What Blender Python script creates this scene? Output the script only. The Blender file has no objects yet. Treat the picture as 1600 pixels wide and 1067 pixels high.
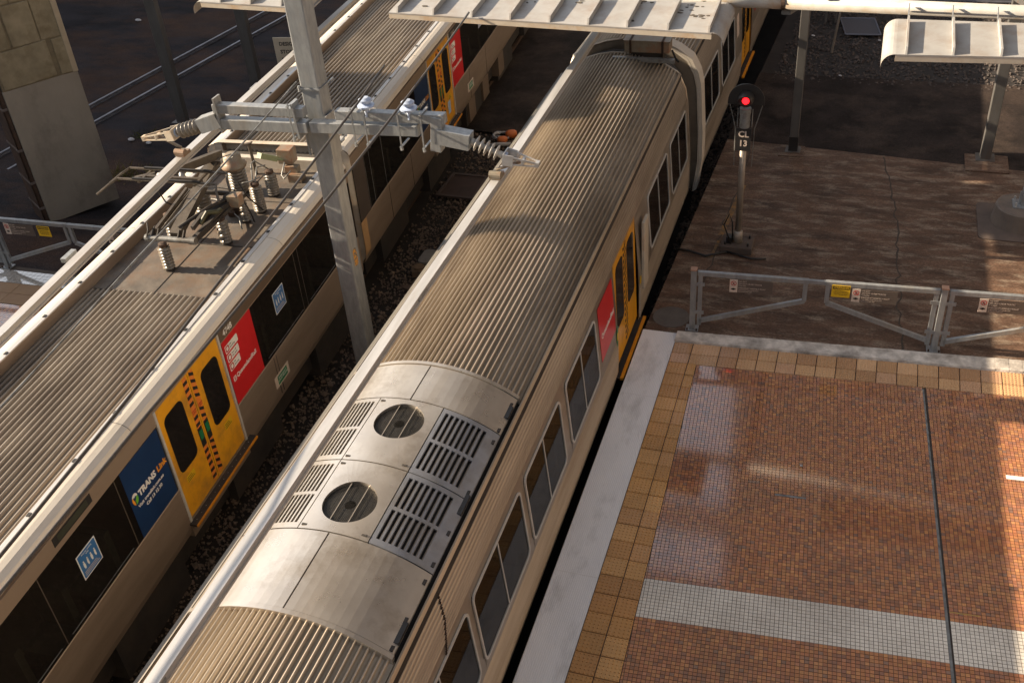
import bpy, math, random
import numpy as np
from mathutils import Vector, Matrix
random.seed(7); np.random.seed(7)
S = bpy.context.scene
COL = S.collection
# ---------------------------------------------------------------- camera, sky, sun, exposure
R3 = [[0.94956684, 0.12467217, -0.28771457],
      [0.30519710, -0.57802640, 0.75679602],
      [-0.07195521, -0.80643805, -0.58692428]]
cd = bpy.data.cameras.new('camera'); cam = bpy.data.objects.new('camera', cd); COL.objects.link(cam)
m = Matrix.Identity(4)
for i in range(3):
    m[i][0] = R3[i][0]; m[i][1] = -R3[i][1]; m[i][2] = -R3[i][2]
m[0][3], m[1][3], m[2][3] = 0, 0, 10.0
cam.matrix_world = m
cd.sensor_width = 36; cd.sensor_fit = 'HORIZONTAL'; cd.lens = 36.707; cd.clip_start = .1; cd.clip_end = 2000
S.camera = cam
ELEV = math.radians(23.2)
SUNV = Vector((1, .12, -math.tan(ELEV) * math.hypot(1, .12))).normalized()   # direction the light travels
W = bpy.data.worlds.new('World'); S.world = W; W.use_nodes = True
nt = W.node_tree; bg = nt.nodes['Background']
sky = nt.nodes.new('ShaderNodeTexSky'); sky.sky_type = 'NISHITA'; sky.sun_disc = False
sky.sun_elevation = ELEV; sky.sun_rotation = math.atan2(-SUNV.x, -SUNV.y); sky.dust_density = .8; sky.air_density = 1.0
hs = nt.nodes.new('ShaderNodeHueSaturation'); hs.inputs['Saturation'].default_value = .35
nt.links.new(sky.outputs[0], hs.inputs['Color']); nt.links.new(hs.outputs[0], bg.inputs[0]); bg.inputs[1].default_value = .10
sl = bpy.data.lights.new('sun', 'SUN'); sl.energy = 5.0; sl.angle = math.radians(.5); sl.color = (1, .84, .63)
so = bpy.data.objects.new('sun', sl); COL.objects.link(so); so.rotation_euler = SUNV.to_track_quat('-Z', 'Y').to_euler(); so.location = (-30, 0, 30)
S.view_settings.view_transform = 'Standard'; S.view_settings.look = 'None'; S.view_settings.gamma = 1
S.view_settings.use_curve_mapping = False; S.view_settings.exposure = 1.52
S.view_settings.use_white_balance = True; S.view_settings.white_balance_temperature = 6750; S.view_settings.white_balance_tint = 11

# ---------------------------------------------------------------- materials
def M(name, c1, c2=None, scale=4., rough=.6, rvar=.1, metal=0., bump=0., bscale=30., stretch=(1, 1, 1), dirt=None, dscale=1.2, damt=.5, spec=.5, cr=(.35, .65), coat=0., grain=None):
    mt = bpy.data.materials.new(name); mt.use_nodes = True; t = mt.node_tree; n = t.nodes; l = t.links; b = n['Principled BSDF']
    b.inputs['Metallic'].default_value = metal; b.inputs['Specular IOR Level'].default_value = spec; b.inputs['Coat Weight'].default_value = coat
    tc = n.new('ShaderNodeTexCoord'); mp = n.new('ShaderNodeMapping'); mp.inputs['Scale'].default_value = stretch; l.new(tc.outputs['Object'], mp.inputs[0])
    def noise(sc, det=6, ro=.6):
        x = n.new('ShaderNodeTexNoise'); x.inputs['Scale'].default_value = sc; x.inputs['Detail'].default_value = det; x.inputs['Roughness'].default_value = ro
        l.new(mp.outputs[0], x.inputs['Vector']); return x
    def ramp(src, a, bb):
        x = n.new('ShaderNodeMapRange'); x.inputs[1].default_value = a; x.inputs[2].default_value = bb; l.new(src, x.inputs[0]); return x.outputs[0]
    def mix(f, a, c):
        x = n.new('ShaderNodeMix'); x.data_type = 'RGBA'; l.new(f, x.inputs[0])
        for s, v in ((6, a), (7, c)):
            if isinstance(v, tuple): x.inputs[s].default_value = (*v, 1)
            else: l.new(v, x.inputs[s])
        return x.outputs[2]
    n1 = noise(scale)
    col = mix(ramp(n1.outputs[0], *cr), c1, c2 if c2 else tuple(v * .8 for v in c1))
    if dirt:
        n2 = noise(dscale, 8, .7); f = ramp(n2.outputs[0], .62 - damt * .3, .82 - damt * .2)
        col = mix(f, col, dirt)
    if grain:
        n5 = noise(grain[0], 4, .7); f = ramp(n5.outputs[0], .38, .66); x = n.new('ShaderNodeMix'); x.data_type = 'RGBA'; x.blend_type = 'MULTIPLY'; x.inputs[0].default_value = 1; l.new(col, x.inputs[6])
        y = n.new('ShaderNodeMapRange'); y.inputs[3].default_value = 1 - grain[1]; y.inputs[4].default_value = 1 + grain[1]; l.new(f, y.inputs[0]); l.new(y.outputs[0], x.inputs[7]); col = x.outputs[2]
    l.new(col, b.inputs['Base Color'])
    n3 = noise(scale * 2.3); x = n.new('ShaderNodeMapRange'); x.inputs[3].default_value = max(.02, rough - rvar); x.inputs[4].default_value = min(1, rough + rvar)
    l.new(n3.outputs[0], x.inputs[0]); l.new(x.outputs[0], b.inputs['Roughness'])
    if bump:
        n4 = noise(bscale, 5); bp = n.new('ShaderNodeBump'); bp.inputs['Strength'].default_value = bump; bp.inputs['Distance'].default_value = .01
        l.new(n4.outputs[0], bp.inputs['Height']); l.new(bp.outputs[0], b.inputs['Normal'])
    return mt
def MAT_attr(name, rough=.2, spec=.5, wear=(.2, .17, .14), coat=0.):
    """per-piece colour read from the mesh, with a veil of grime"""
    mt = bpy.data.materials.new(name); mt.use_nodes = True; t = mt.node_tree; n = t.nodes; l = t.links; b = n['Principled BSDF']
    a = n.new('ShaderNodeAttribute'); a.attribute_name = 'piece'; tc = n.new('ShaderNodeTexCoord')
    x = n.new('ShaderNodeTexNoise'); x.inputs['Scale'].default_value = .9; x.inputs['Detail'].default_value = 9; x.inputs['Roughness'].default_value = .7; l.new(tc.outputs['Object'], x.inputs[0])
    r = n.new('ShaderNodeMapRange'); r.inputs[1].default_value = .4; r.inputs[2].default_value = .75; r.inputs[4].default_value = .45; l.new(x.outputs[0], r.inputs[0])
    mx = n.new('ShaderNodeMix'); mx.data_type = 'RGBA'; l.new(r.outputs[0], mx.inputs[0]); l.new(a.outputs['Color'], mx.inputs[6]); mx.inputs[7].default_value = (*wear, 1)
    l.new(mx.outputs[2], b.inputs['Base Color'])
    r2 = n.new('ShaderNodeMapRange'); r2.inputs[1].default_value = .3; r2.inputs[2].default_value = .7; r2.inputs[3].default_value = rough * .75; r2.inputs[4].default_value = rough * 1.5; l.new(x.outputs[0], r2.inputs[0])
    l.new(r2.outputs[0], b.inputs['Roughness']); b.inputs['Specular IOR Level'].default_value = spec; b.inputs['Coat Weight'].default_value = coat; b.inputs['Coat Roughness'].default_value = .075; b.inputs['Coat IOR'].default_value = 2.0 if coat else 1.5
    return mt
def emis(name, c, s):
    mt = bpy.data.materials.new(name); mt.use_nodes = True; b = mt.node_tree.nodes['Principled BSDF']
    b.inputs['Base Color'].default_value = (*c, 1); b.inputs['Emission Color'].default_value = (*c, 1); b.inputs['Emission Strength'].default_value = s; return mt
steel = M('stainless_steel', (.50, .44, .37), (.38, .325, .265), 3, .36, .08, .75, .15, 60, (1, .12, 1), (.20, .15, .10), .8, .35)
roofm = M('weathered_roof_steel', (.50, .43, .345), (.36, .30, .23), 2.2, .45, .1, .5, .2, 50, (1, .15, 1), (.13, .095, .065), .7, .5)
roof2 = M('grimy_roof_steel', (.36, .315, .26), (.25, .21, .17), 2.4, .5, .1, .35, .2, 50, (1, .2, 1), (.085, .065, .05), .8, .55)
wellm = M('sooty_roof_sheet', (.155, .13, .105), (.075, .063, .052), 2.5, .65, .1, .1, .3, 25, (1, 1, 1), (.13, .08, .05), 2.2, .6)
podm = M('brushed_pod_steel', (.74, .68, .60), (.60, .54, .47), 1.6, .30, .1, .8, .03, 12, (1, 1, 1), (.42, .35, .27), 1.5, .35)
galv = M('galvanised_steel', (.34, .355, .365), (.25, .262, .272), 14, .48, .1, .5, .1, 60, (1, 1, .3), (.30, .27, .23), 1.5, .3)
alum = M('rail_aluminium', (.60, .59, .58), (.48, .47, .455), 9, .42, .1, .45, .1, 60, (1, .1, 1), (.45, .38, .32), 2, .3)
silver = M('cornice_steel', (.66, .60, .52), (.59, .535, .455), 2, .5, .06, .2, .04, 30, (1, .2, 1), (.40, .34, .27), .9, .3)
tan = M('lower_body_steel', (.37, .285, .215), (.31, .235, .175), 2.2, .38, .06, .4, .05, 30, (1, .15, 1), (.20, .15, .11), .8, .4)
glass = M('tinted_glass', (.014, .012, .011), (.02, .017, .015), 2, .06, .03, 0, 0, spec=.6)
glass2 = M('coach_glass', (.022, .017, .013), (.035, .027, .02), 3, .05, .03, 0, 0, spec=.75)
pipem = M('pipe_paint', (.36, .35, .33), (.30, .29, .27), 4, .5, .08, 0, .1, 30, (1, 1, 1), (.30, .20, .11), 2.2, .35)
seatm = M('seat_moquette', (.10, .13, .105), (.075, .10, .085), 7, .8)
cabin = M('cabin_lining', (.20, .185, .16), None, 2, .6)
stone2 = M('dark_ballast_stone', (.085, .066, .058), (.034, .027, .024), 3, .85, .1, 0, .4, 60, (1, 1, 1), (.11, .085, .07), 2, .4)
grillem = M('grille_wire', (.075, .066, .054), (.05, .045, .038), 9, .45, .1, .5)
rubber = M('black_rubber', (.012, .011, .011), (.022, .02, .02), 6, .6)
dark = M('dark_underframe', (.02, .017, .015), (.035, .028, .024), 3, .75, dirt=(.05, .035, .025))
black = M('black_paint', (.015, .014, .014), (.022, .02, .02), 5, .5)
yellow = M('door_yellow', (.80, .37, .018), (.70, .31, .016), 2, .35, .08, dirt=(.40, .20, .04), dscale=2.2, damt=.5, coat=.2)
orange = M('hazard_orange', (.75, .22, .03), (.68, .19, .03), 4, .5)
stepy = M('step_yellow', (.72, .28, .012), (.6, .22, .012), 5, .5, dirt=(.28, .13, .03), damt=.4)
red = M('poster_red', (.62, .022, .024), (.55, .018, .02), 2, .3, .05, coat=.2)
blue = M('poster_blue', (.012, .035, .10), (.015, .045, .125), 2, .3, .05, coat=.2)
stblue = M('sticker_blue', (.035, .14, .34), (.04, .16, .38), 6, .4)
white = M('white_print', (.78, .76, .72), (.70, .68, .64), 9, .5)
cream = M('cream_metal', (.50, .44, .36), (.43, .375, .30), 5, .5, .08, 0, .1, 30, (1, 1, 1), (.42, .25, .12), 2.2, .35)
canopym = M('awning_paint', (.335, .325, .31), (.285, .275, .26), 3, .5, .08, 0, .1, 30, (1, 1, 1), (.24, .19, .15), 1.6, .5)
greenp = M('exit_green', (.01, .16, .06), (.012, .19, .075), 6, .4)
lime = M('logo_green', (.16, .48, .05), None, 6, .4)
logor = M('logo_orange', (.85, .33, .03), None, 6, .4)
porcel = M('brown_porcelain', (.205, .185, .155), (.145, .13, .11), 7, .32, .08, 0, .05, 30, dirt=(.16, .12, .085), dscale=4)
polym = M('insulator_polymer', (.45, .42, .38), (.38, .35, .31), 7, .4)
bluepol = M('insulator_core_blue', (.30, .36, .48), None, 7, .4)
frameW = M('window_frame_alloy', (.66, .64, .60), (.58, .56, .52), 8, .4, .05, .3)
kerbm = M('worn_white_kerb', (.76, .70, .63), (.45, .40, .35), 5, .75, .1, 0, .4, 30, (1, 1, 1), (.15, .135, .12), 1.6, .6)
copem = M('pale_coping', (.84, .83, .83), (.77, .76, .765), 2.2, .5, .08, 0, .15, 90, (1, .35, 1), (.36, .35, .34), 1.2, .4)
grout = M('dark_grout', (.045, .032, .025), (.06, .045, .035), 7, .8)
apron = M('old_concrete', (.155, .092, .062), (.064, .039, .028), 1.7, .6, .15, 0, .5, 26, (.55, 1.7, 1), (.29, .23, .175), 3.2, .42, .22, cr=(.36, .66), grain=(55, .45))
asph = M('old_asphalt', (.036, .027, .024), (.016, .0127, .0115), 1.2, .85, .1, 0, .7, 90, (1, 1, 1), (.075, .054, .043), .8, .5, .12, grain=(85, .6))
yard = M('yard_asphalt', (.030, .0275, .032), (.0135, .0125, .015), .8, .85, .1, 0, .9, 24, (.7, 1.3, 1), (.075, .040, .024), .35, .6, .12, grain=(40, .6))
dirtm = M('dark_soil', (.026, .021, .019), (.016, .013, .012), 3, .95, .03, 0, .8, 60)
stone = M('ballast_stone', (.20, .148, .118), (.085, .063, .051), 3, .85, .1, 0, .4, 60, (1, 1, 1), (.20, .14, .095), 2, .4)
brownsteel = M('pantograph_brown', (.105, .086, .066), (.072, .059, .046), 6, .5, .1, .2, .1, 40, dirt=(.06, .045, .035), dscale=5)
greymetal = M('grey_pipe_metal', (.24, .245, .24), (.18, .18, .175), 8, .5, .1, .3, dirt=(.09, .075, .06), dscale=4)
wire = M('stranded_cable', (.10, .09, .082), (.07, .06, .055), 30, .5, .1, .4)
concrete = M('smooth_render', (.25, .22, .18), (.205, .178, .145), 1.4, .85, .05, 0, .25, 12, (1, 1, .6), (.12, .10, .082), 1.1, .4)
blockm = M('mossy_block', (.24, .20, .13), (.165, .135, .085), 3.2, .9, .05, 0, .6, 14, (1, 1, 1), (.13, .10, .055), 2.2, .5)
rust = M('rusty_steel', (.075, .042, .026), (.045, .027, .02), 5, .8, .1, .2, .3, 30)
railsteel = M('worn_rail', (.30, .31, .35), (.22, .225, .25), 4, .32, .08, .7)
postm = M('dull_post_steel', (.13, .125, .12), (.10, .095, .09), 5, .5, .1, .35, .1, 40, (1, 1, .3), (.16, .10, .07), 2, .25)
signcream = M('cream_signboard', (.50, .43, .33), (.44, .38, .29), 4, .6)
signdark = M('sign_brown_plastic', (.115, .09, .075), (.10, .08, .068), 4, .35)
signy = M('warning_yellow', (.72, .44, .015), (.66, .40, .015), 4, .45)
signp = M('sign_pale', (.60, .49, .41), (.55, .45, .38), 4, .5)
prred = M('prohibition_red', (.5, .03, .03), None, 4, .5)
tilem = MAT_attr('mosaic_tile', .09, .9, (.16, .11, .08), coat=1.); tactm = MAT_attr('tactile_tile', .24, .5, (.24, .15, .085))
facade = M('dark_facade', (.10, .075, .055), (.08, .06, .045), .3, .8)
facade2 = M('warm_facade', (.20, .16, .125), (.17, .135, .105), .3, .8)
grassm = M('dry_grass', (.20, .15, .06), (.10, .11, .035), 9, .8)
litterw = M('white_litter', (.42, .41, .42), (.3, .3, .31), 9, .7)
littero = M('orange_litter', (.62, .17, .04), (.5, .13, .03), 9, .6)
boxm = M('weathered_box', (.235, .20, .15), (.18, .15, .11), 6, .5, .08, .1, .2, 30, dirt=(.30, .13, .06), dscale=3)
bellows = M('gangway_rubber', (.03, .029, .03), (.05, .047, .046), 5, .6)
signalred = emis('signal_lamp_red', (1, .008, .012), 2.2)

def see_through(m, tint, f):
    """tinted pane: part of the light passes, the rest is the glossy dark surface"""
    t = m.node_tree; n = t.nodes; b = n['Principled BSDF']; tr = n.new('ShaderNodeBsdfTransparent'); tr.inputs[0].default_value = (*tint, 1); mx = n.new('ShaderNodeMixShader'); mx.inputs[0].default_value = f
    t.links.new(tr.outputs[0], mx.inputs[1]); t.links.new(b.outputs[0], mx.inputs[2]); t.links.new(mx.outputs[0], n['Material Output'].inputs[0]); return m
pane = see_through(M('clear_tinted_glass', (.030, .024, .020), None, 2, .04, .02, spec=.6), (.55, .50, .44), .5)
pane2 = see_through(M('clear_coach_glass', (.018, .014, .011), None, 2, .02, .01, spec=.9), (.5, .46, .4), .5)
# ---------------------------------------------------------------- mesh helpers
class MB:
    def __init__(s): s.v = []; s.f = []
    def add(s, vs, fs):
        o = len(s.v); s.v += [tuple(p) for p in vs]; s.f += [tuple(o + i for i in f) for f in fs]; return s
    def box(s, x0, x1, y0, y1, z0, z1):
        return s.add([(x0, y0, z0), (x1, y0, z0), (x1, y1, z0), (x0, y1, z0), (x0, y0, z1), (x1, y0, z1), (x1, y1, z1), (x0, y1, z1)],
                     [(0, 3, 2, 1), (4, 5, 6, 7), (0, 1, 5, 4), (1, 2, 6, 5), (2, 3, 7, 6), (3, 0, 4, 7)])
    def bar(s, p, q, w, h, up=(0, 0, 1)):
        p = Vector(p); q = Vector(q); d = (q - p).normalized(); u = Vector(up)
        if abs(d.dot(u)) > .98: u = Vector((0, 1, 0))
        r = d.cross(u).normalized() * (w / 2); t = r.cross(d).normalized() * (h / 2)
        vs = [c + a * r + b * t for c in (p, q) for a, b in ((-1, -1), (1, -1), (1, 1), (-1, 1))]
        return s.add(vs, [(0, 1, 2, 3), (7, 6, 5, 4), (0, 4, 5, 1), (1, 5, 6, 2), (2, 6, 7, 3), (3, 7, 4, 0)])
    def tube(s, pts, r, n=8, caps=True):
        pts = [Vector(p) for p in pts]; rings = []; o = len(s.v); ref = None
        for i, p in enumerate(pts):
            d = (pts[min(i + 1, len(pts) - 1)] - pts[max(i - 1, 0)]).normalized()
            if ref is None: ref = d.orthogonal().normalized()
            a = (ref - d * ref.dot(d)).normalized(); ref = a; b = d.cross(a); rr = r[i] if isinstance(r, (list, tuple)) else r
            s.v += [tuple(p + (a * math.cos(k * 2 * math.pi / n) + b * math.sin(k * 2 * math.pi / n)) * rr) for k in range(n)]
        for i in range(len(pts) - 1):
            for k in range(n):
                s.f.append((o + i * n + k, o + i * n + (k + 1) % n, o + (i + 1) * n + (k + 1) % n, o + (i + 1) * n + k))
        if caps:
            s.f.append(tuple(o + k for k in reversed(range(n)))); s.f.append(tuple(o + (len(pts) - 1) * n + k for k in range(n)))
        return s
    def lathe(s, prof, o, ax=(0, 0, 1), n=16):
        o = Vector(o); ax = Vector(ax).normalized()
        return s.tube([o + ax * (t + i * 1e-5) for i, (r, t) in enumerate(prof)], [max(r, 1e-4) for r, t in prof], n) if False else s._lathe(prof, o, ax, n)
    def _lathe(s, prof, o, ax, n):
        a = ax.orthogonal().normalized(); b = ax.cross(a); base = len(s.v)
        for r, t in prof:
            s.v += [tuple(o + ax * t + (a * math.cos(k * 2 * math.pi / n) + b * math.sin(k * 2 * math.pi / n)) * r) for k in range(n)]
        for i in range(len(prof) - 1):
            for k in range(n): s.f.append((base + i * n + k, base + i * n + (k + 1) % n, base + (i + 1) * n + (k + 1) % n, base + (i + 1) * n + k))
        s.f.append(tuple(base + k for k in reversed(range(n)))); s.f.append(tuple(base + (len(prof) - 1) * n + k for k in range(n))); return s
    def sweep(s, prof, ys, closed=False):
        """profile [(x,z)] swept along y"""
        o = len(s.v); n = len(prof)
        for y in ys: s.v += [(x, y, z) for x, z in prof]
        for j in range(len(ys) - 1):
            for i in range(n if closed else n - 1):
                k = (i + 1) % n; s.f.append((o + j * n + i, o + (j + 1) * n + i, o + (j + 1) * n + k, o + j * n + k))
        if closed:
            s.f.append(tuple(o + i for i in range(n))); s.f.append(tuple(o + (len(ys) - 1) * n + i for i in reversed(range(n))))
        return s
    def prism(s, poly, o, u, v, th):
        """2-D polygon in the plane (u,v) at o, thickness th along u x v"""
        o = Vector(o); u = Vector(u); v = Vector(v); nn = u.cross(v).normalized() * th; n = len(poly)
        top = [o + u * a + v * b + nn for a, b in poly]; bot = [o + u * a + v * b for a, b in poly]
        return s.add(top + bot, [tuple(range(n)), tuple(reversed(range(n, 2 * n)))] + [(i, n + i, n + (i + 1) % n, (i + 1) % n) for i in range(n)])
    def ringprism(s, outer, inner, o, u, v, th):
        o = Vector(o); u = Vector(u); v = Vector(v); nn = u.cross(v).normalized() * th; n = len(outer)
        L = [[o + u * a + v * b + w for a, b in P] for P in (outer, inner) for w in (nn, Vector((0, 0, 0)))]
        vs = L[0] + L[1] + L[2] + L[3]; fs = []
        for i in range(n):
            j = (i + 1) % n
            fs += [(i, j, 2 * n + j, 2 * n + i), (n + i, 3 * n + i, 3 * n + j, n + j), (i, n + i, n + j, j), (2 * n + i, 2 * n + j, 3 * n + j, 3 * n + i)]
        return s.add(vs, fs)
    def mesh(s, name, mat, smooth=False):
        me = bpy.data.meshes.new(name); me.from_pydata(s.v, [], s.f); me.materials.append(mat)
        if smooth: me.polygons.foreach_set('use_smooth', [True] * len(me.polygons))
        me.update(); return me
def link(name, me, parent=None, loc=(0, 0, 0), rotz=0):
    o = bpy.data.objects.new(name, me); COL.objects.link(o); o.parent = parent; o.location = loc; o.rotation_euler = (0, 0, rotz); return o
SPLIT = {'u_bolt', 'latch', 'hinge_lug', 'strap', 'bolt', 'lip_bolt', 'hinge', 'catch_plate', 'hanger', 'clamp_strap', 'clamp_plate', 'door_button', 'stay_wire', 'hazard_bar', 'figure', 'channel_tie',
         'grille_stay', 'roof_terminal', 'leg', 'collector_bow', 'head_spring', 'step_rivet', 'jamb_rivet', 'orange_cap', 'pipe_clamp', 'coping_joint', 'floor_seam', 'fishplate', 'notice_line', 'door_frame', 'side_channel', 'gusset', 'post', 'bogie'}
def clusters(mb, gap=.004):
    """separate pieces of a mesh (islands whose boxes touch stay together)"""
    par = list(range(len(mb.v)))
    def find(a):
        while par[a] != a: par[a] = par[par[a]]; a = par[a]
        return a
    for f in mb.f:
        for i in f[1:]: par[find(i)] = find(f[0])
    isl = {}
    for i in range(len(mb.v)): isl.setdefault(find(i), []).append(i)
    B = [[ids, [min(mb.v[i][k] for i in ids) - gap for k in range(3)], [max(mb.v[i][k] for i in ids) + gap for k in range(3)]] for ids in isl.values()]
    done = False
    while not done:
        done = True
        for i in range(len(B)):
            for j in range(i + 1, len(B)):
                if all(B[i][1][k] <= B[j][2][k] and B[j][1][k] <= B[i][2][k] for k in range(3)):
                    a, b = B[i], B[j]; B[i] = [a[0] + b[0], [min(a[1][k], b[1][k]) for k in range(3)], [max(a[2][k], b[2][k]) for k in range(3)]]; del B[j]; done = False; break
            if not done: break
    out = []
    for ids, _, _ in B:
        st = {i: n for n, i in enumerate(ids)}; q = MB(); q.v = [mb.v[i] for i in ids]; q.f = [tuple(st[i] for i in f) for f in mb.f if f[0] in st]; out.append(q)
    return out
def obj(name, mb, mat, parent=None, smooth=False, loc=(0, 0, 0), rotz=0, bevel=0):
    if name in SPLIT:
        qs = clusters(mb)
        if len(qs) > 1:
            os_ = [link(name, q.mesh(name, mat, smooth), parent, loc, rotz) for q in qs]; return os_[0]
    o = link(name, mb.mesh(name, mat, smooth), parent, loc, rotz)
    if bevel:
        b = o.modifiers.new('bevel', 'BEVEL'); b.width = bevel; b.segments = 2; b.limit_method = 'ANGLE'
    return o
def tag(o, label=None, cat=None, group=None, kind=None):
    for k, v in (('label', label), ('category', cat), ('group', group), ('kind', kind)):
        if v: o[k] = v
    return o
def thing(name, label, cat, loc=(0, 0, 0), rotz=0, group=None):
    return tag(link(name, None, None, loc, rotz), label, cat, group)
def struct(name, mb, mat, parent=None, **k): return tag(obj(name, mb, mat, parent, **k), kind='structure')
def copy_tree(o, parent=None):
    c = o.copy(); COL.objects.link(c); c.parent = parent
    for ch in list(o.children): copy_tree(ch, c)
    return c
def rrect(x0, x1, y0, y1, r, n=4):
    P = []
    for cx, cy, a0 in ((x1 - r, y1 - r, 0), (x0 + r, y1 - r, 90), (x0 + r, y0 + r, 180), (x1 - r, y0 + r, 270)):
        for i in range(n + 1):
            a = math.radians(a0 + 90 * i / n); P.append((cx + r * math.cos(a), cy + r * math.sin(a)))
    return P
def text(s, size, o, u, v, mat, parent, align='LEFT', bold=.0, name='lettering', ext=.0008):
    cu = bpy.data.curves.new(name, 'FONT'); cu.body = s; cu.size = size; cu.align_x = align; cu.extrude = ext; cu.offset = bold; cu.resolution_u = 2
    t = bpy.data.objects.new(name, cu); COL.objects.link(t); bpy.context.view_layer.update()
    me = bpy.data.meshes.new_from_object(t.evaluated_get(bpy.context.evaluated_depsgraph_get())); bpy.data.objects.remove(t)
    me.materials.clear(); me.materials.append(mat)
    u = Vector(u).normalized(); v = Vector(v).normalized(); w = u.cross(v); mm = Matrix.Identity(4)
    for i in range(3): mm[i][0] = u[i]; mm[i][1] = v[i]; mm[i][2] = w[i]; mm[i][3] = o[i]
    me.transform(mm); me.name = name
    return link(name, me, parent)
PX, PY, PZ = (1, 0, 0), (0, 1, 0), (0, 0, 1)
def pieces(name, quads, cols, depth, mat, parent=None, kind=None):
    """many flat tiles (each a quad with its own edges and depth) in one mesh with a colour per piece"""
    q = np.asarray(quads, dtype=np.float32); n = len(q); lo = q.copy(); lo[:, :, 2] -= depth
    v = np.concatenate([q, lo], 1).reshape(-1, 3)
    fi = np.array([(0, 1, 2, 3), (0, 4, 5, 1), (1, 5, 6, 2), (2, 6, 7, 3), (3, 7, 4, 0)])
    f = (np.arange(n)[:, None, None] * 8 + fi[None]).reshape(-1, 4)
    me = bpy.data.meshes.new(name); me.vertices.add(len(v)); me.vertices.foreach_set('co', v.ravel())
    me.loops.add(f.size); me.loops.foreach_set('vertex_index', f.ravel().astype(np.int32))
    me.polygons.add(len(f)); me.polygons.foreach_set('loop_start', np.arange(0, f.size, 4, dtype=np.int32)); me.polygons.foreach_set('loop_total', np.full(len(f), 4, dtype=np.int32))
    me.polygons.foreach_set('use_smooth', np.zeros(len(f), dtype=bool))
    a = me.attributes.new('piece', 'FLOAT_COLOR', 'POINT'); c = np.ones((n, 8, 4), np.float32); c[:, :, :3] = np.asarray(cols)[:, None, :]; a.data.foreach_set('color', c.ravel())
    me.materials.append(mat); me.update(); me.validate()
    o = link(name, me, parent)
    if kind: o['kind'] = kind
    return o
# ================================================================ SETTING
g = MB(); g.add([(-250, -60, -1.12), (250, -60, -1.12), (250, 400, -1.12), (-250, 400, -1.12)], [(0, 1, 2, 3)]); struct('ground', g, dirtm)
g = MB(); g.add([(-60, 19, -1.05), (-11.4, 19, -1.05), (-11.4, 80, -1.05), (-60, 80, -1.05)], [(0, 1, 2, 3)])
g.add([(-30, 13.25, -.06), (-11.1, 13.25, -.06), (-11.4, 19, -1.05), (-30, 19, -1.05)], [(0, 1, 2, 3)])
g.add([(-11.1, 13.25, -.06), (-11.1, 13.25, -1.12), (-11.4, 19, -1.12), (-11.4, 19, -1.05)], [(0, 1, 2, 3)])
g.add([(-60, 10, -1.052), (-30, 10, -1.052), (-30, 19.5, -1.052), (-60, 19.5, -1.052)], [(0, 1, 2, 3)]); struct('yard_pavement', g, yard)
g = MB(); g.add([(-9.5, 22.6, -1.04), (-5.2, 22.4, -1.04), (-3.9, 60, -1.04), (-12.5, 60, -1.04)], [(0, 1, 2, 3)]); struct('crossing_pavement', g, asph)
# right-hand platform slab, worn concrete apron and asphalt behind it
XE = -2.905
g = MB(); g.box(XE, 9, -3, 13.70, -1.12, -.012); plat = struct('platform', g, grout)
def fl(name, pts, z, mat, wall=None):
    b = MB(); b.add([(x, y, z) for x, y in pts], [tuple(range(len(pts)))])
    if wall: b.add([(wall[0][0], wall[0][1], z), (wall[1][0], wall[1][1], z), (wall[1][0], wall[1][1], -1.12), (wall[0][0], wall[0][1], -1.12)], [(0, 1, 2, 3)])
    return struct(name, b, mat)
ap = fl('concrete_apron', [(-2.88, 13.70), (9, 13.70), (9, 20.1), (3.21, 20.41), (-1.48, 20.85), (-2.60, 20.93)], -.012, apron, ((-2.88, 13.70), (-2.60, 20.93)))
fl('asphalt_apron', [(-2.60, 20.93), (-1.48, 20.85), (3.21, 20.41), (9, 20.1), (30, 20.1), (30, 24.4), (-2.38, 24.7)], -.016, asph, ((-2.60, 20.93), (-2.38, 24.7)))
fl('track_bed', [(-2.38, 24.7), (30, 24.4), (30, 60), (-.6, 60)], -.05, dirtm, ((-2.38, 24.7), (-.6, 60)))
def crack(pts, w=.018, z=-.008):
    b = MB(); L = [(x - w / 2 - random.random() * w * .6, y) for x, y in pts]; Rr = [(x + w / 2 + random.random() * w * .6, y) for x, y in pts]
    for i in range(len(pts) - 1): b.add([(*L[i], z), (*Rr[i], z), (*Rr[i + 1], z), (*L[i + 1], z)], [(0, 1, 2, 3)])
    o = obj('joint', b, grout, ap); return o
def wob(p, q, n=24, a=.03): return [(p[0] + (q[0] - p[0]) * t / n + random.gauss(0, a), p[1] + (q[1] - p[1]) * t / n) for t in range(n + 1)]
crack(wob((.60, 20.6), (.9, 18.3), 16, .02)); crack(wob((.9, 18.3), (1.1, 13.95), 30, .025)); crack(wob((-2.05, 20.4), (-2.2, 13.9), 30, .02), .014)
for yy, x0, x1 in ((18.9, -1.9, 4.5), (16.0, -2.7, 4.5)):
    b = MB(); P = [(x0 + (x1 - x0) * t / 30, yy - .03 * (x0 + (x1 - x0) * t / 30) + random.gauss(0, .01)) for t in range(31)]
    for i in range(30): b.add([(P[i][0], P[i][1] - .007, -.0085), (P[i + 1][0], P[i + 1][1] - .007, -.0085), (P[i + 1][0], P[i + 1][1] + .007, -.0085), (P[i][0], P[i][1] + .007, -.0085)], [(0, 1, 2, 3)])
    obj('joint', b, grout, ap)
b = MB(); b.lathe([(.30, -.011), (.30, -.004)], (-2.52, 14.12, 0), n=28); obj('patch', b, M('pale_mortar', (.13, .115, .105), (.10, .088, .08), 4, .8), ap)
for x, y, w, d in ((-1.22, 20.55, .5, .5), (2.54, 20.6, .8, .75)):                      # concrete pads at the post feet
    b = MB(); b.box(x - w / 2, x + w / 2, y - d / 2, y + d / 2, -.03, .012); obj('pad', b, apron, ap)
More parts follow.
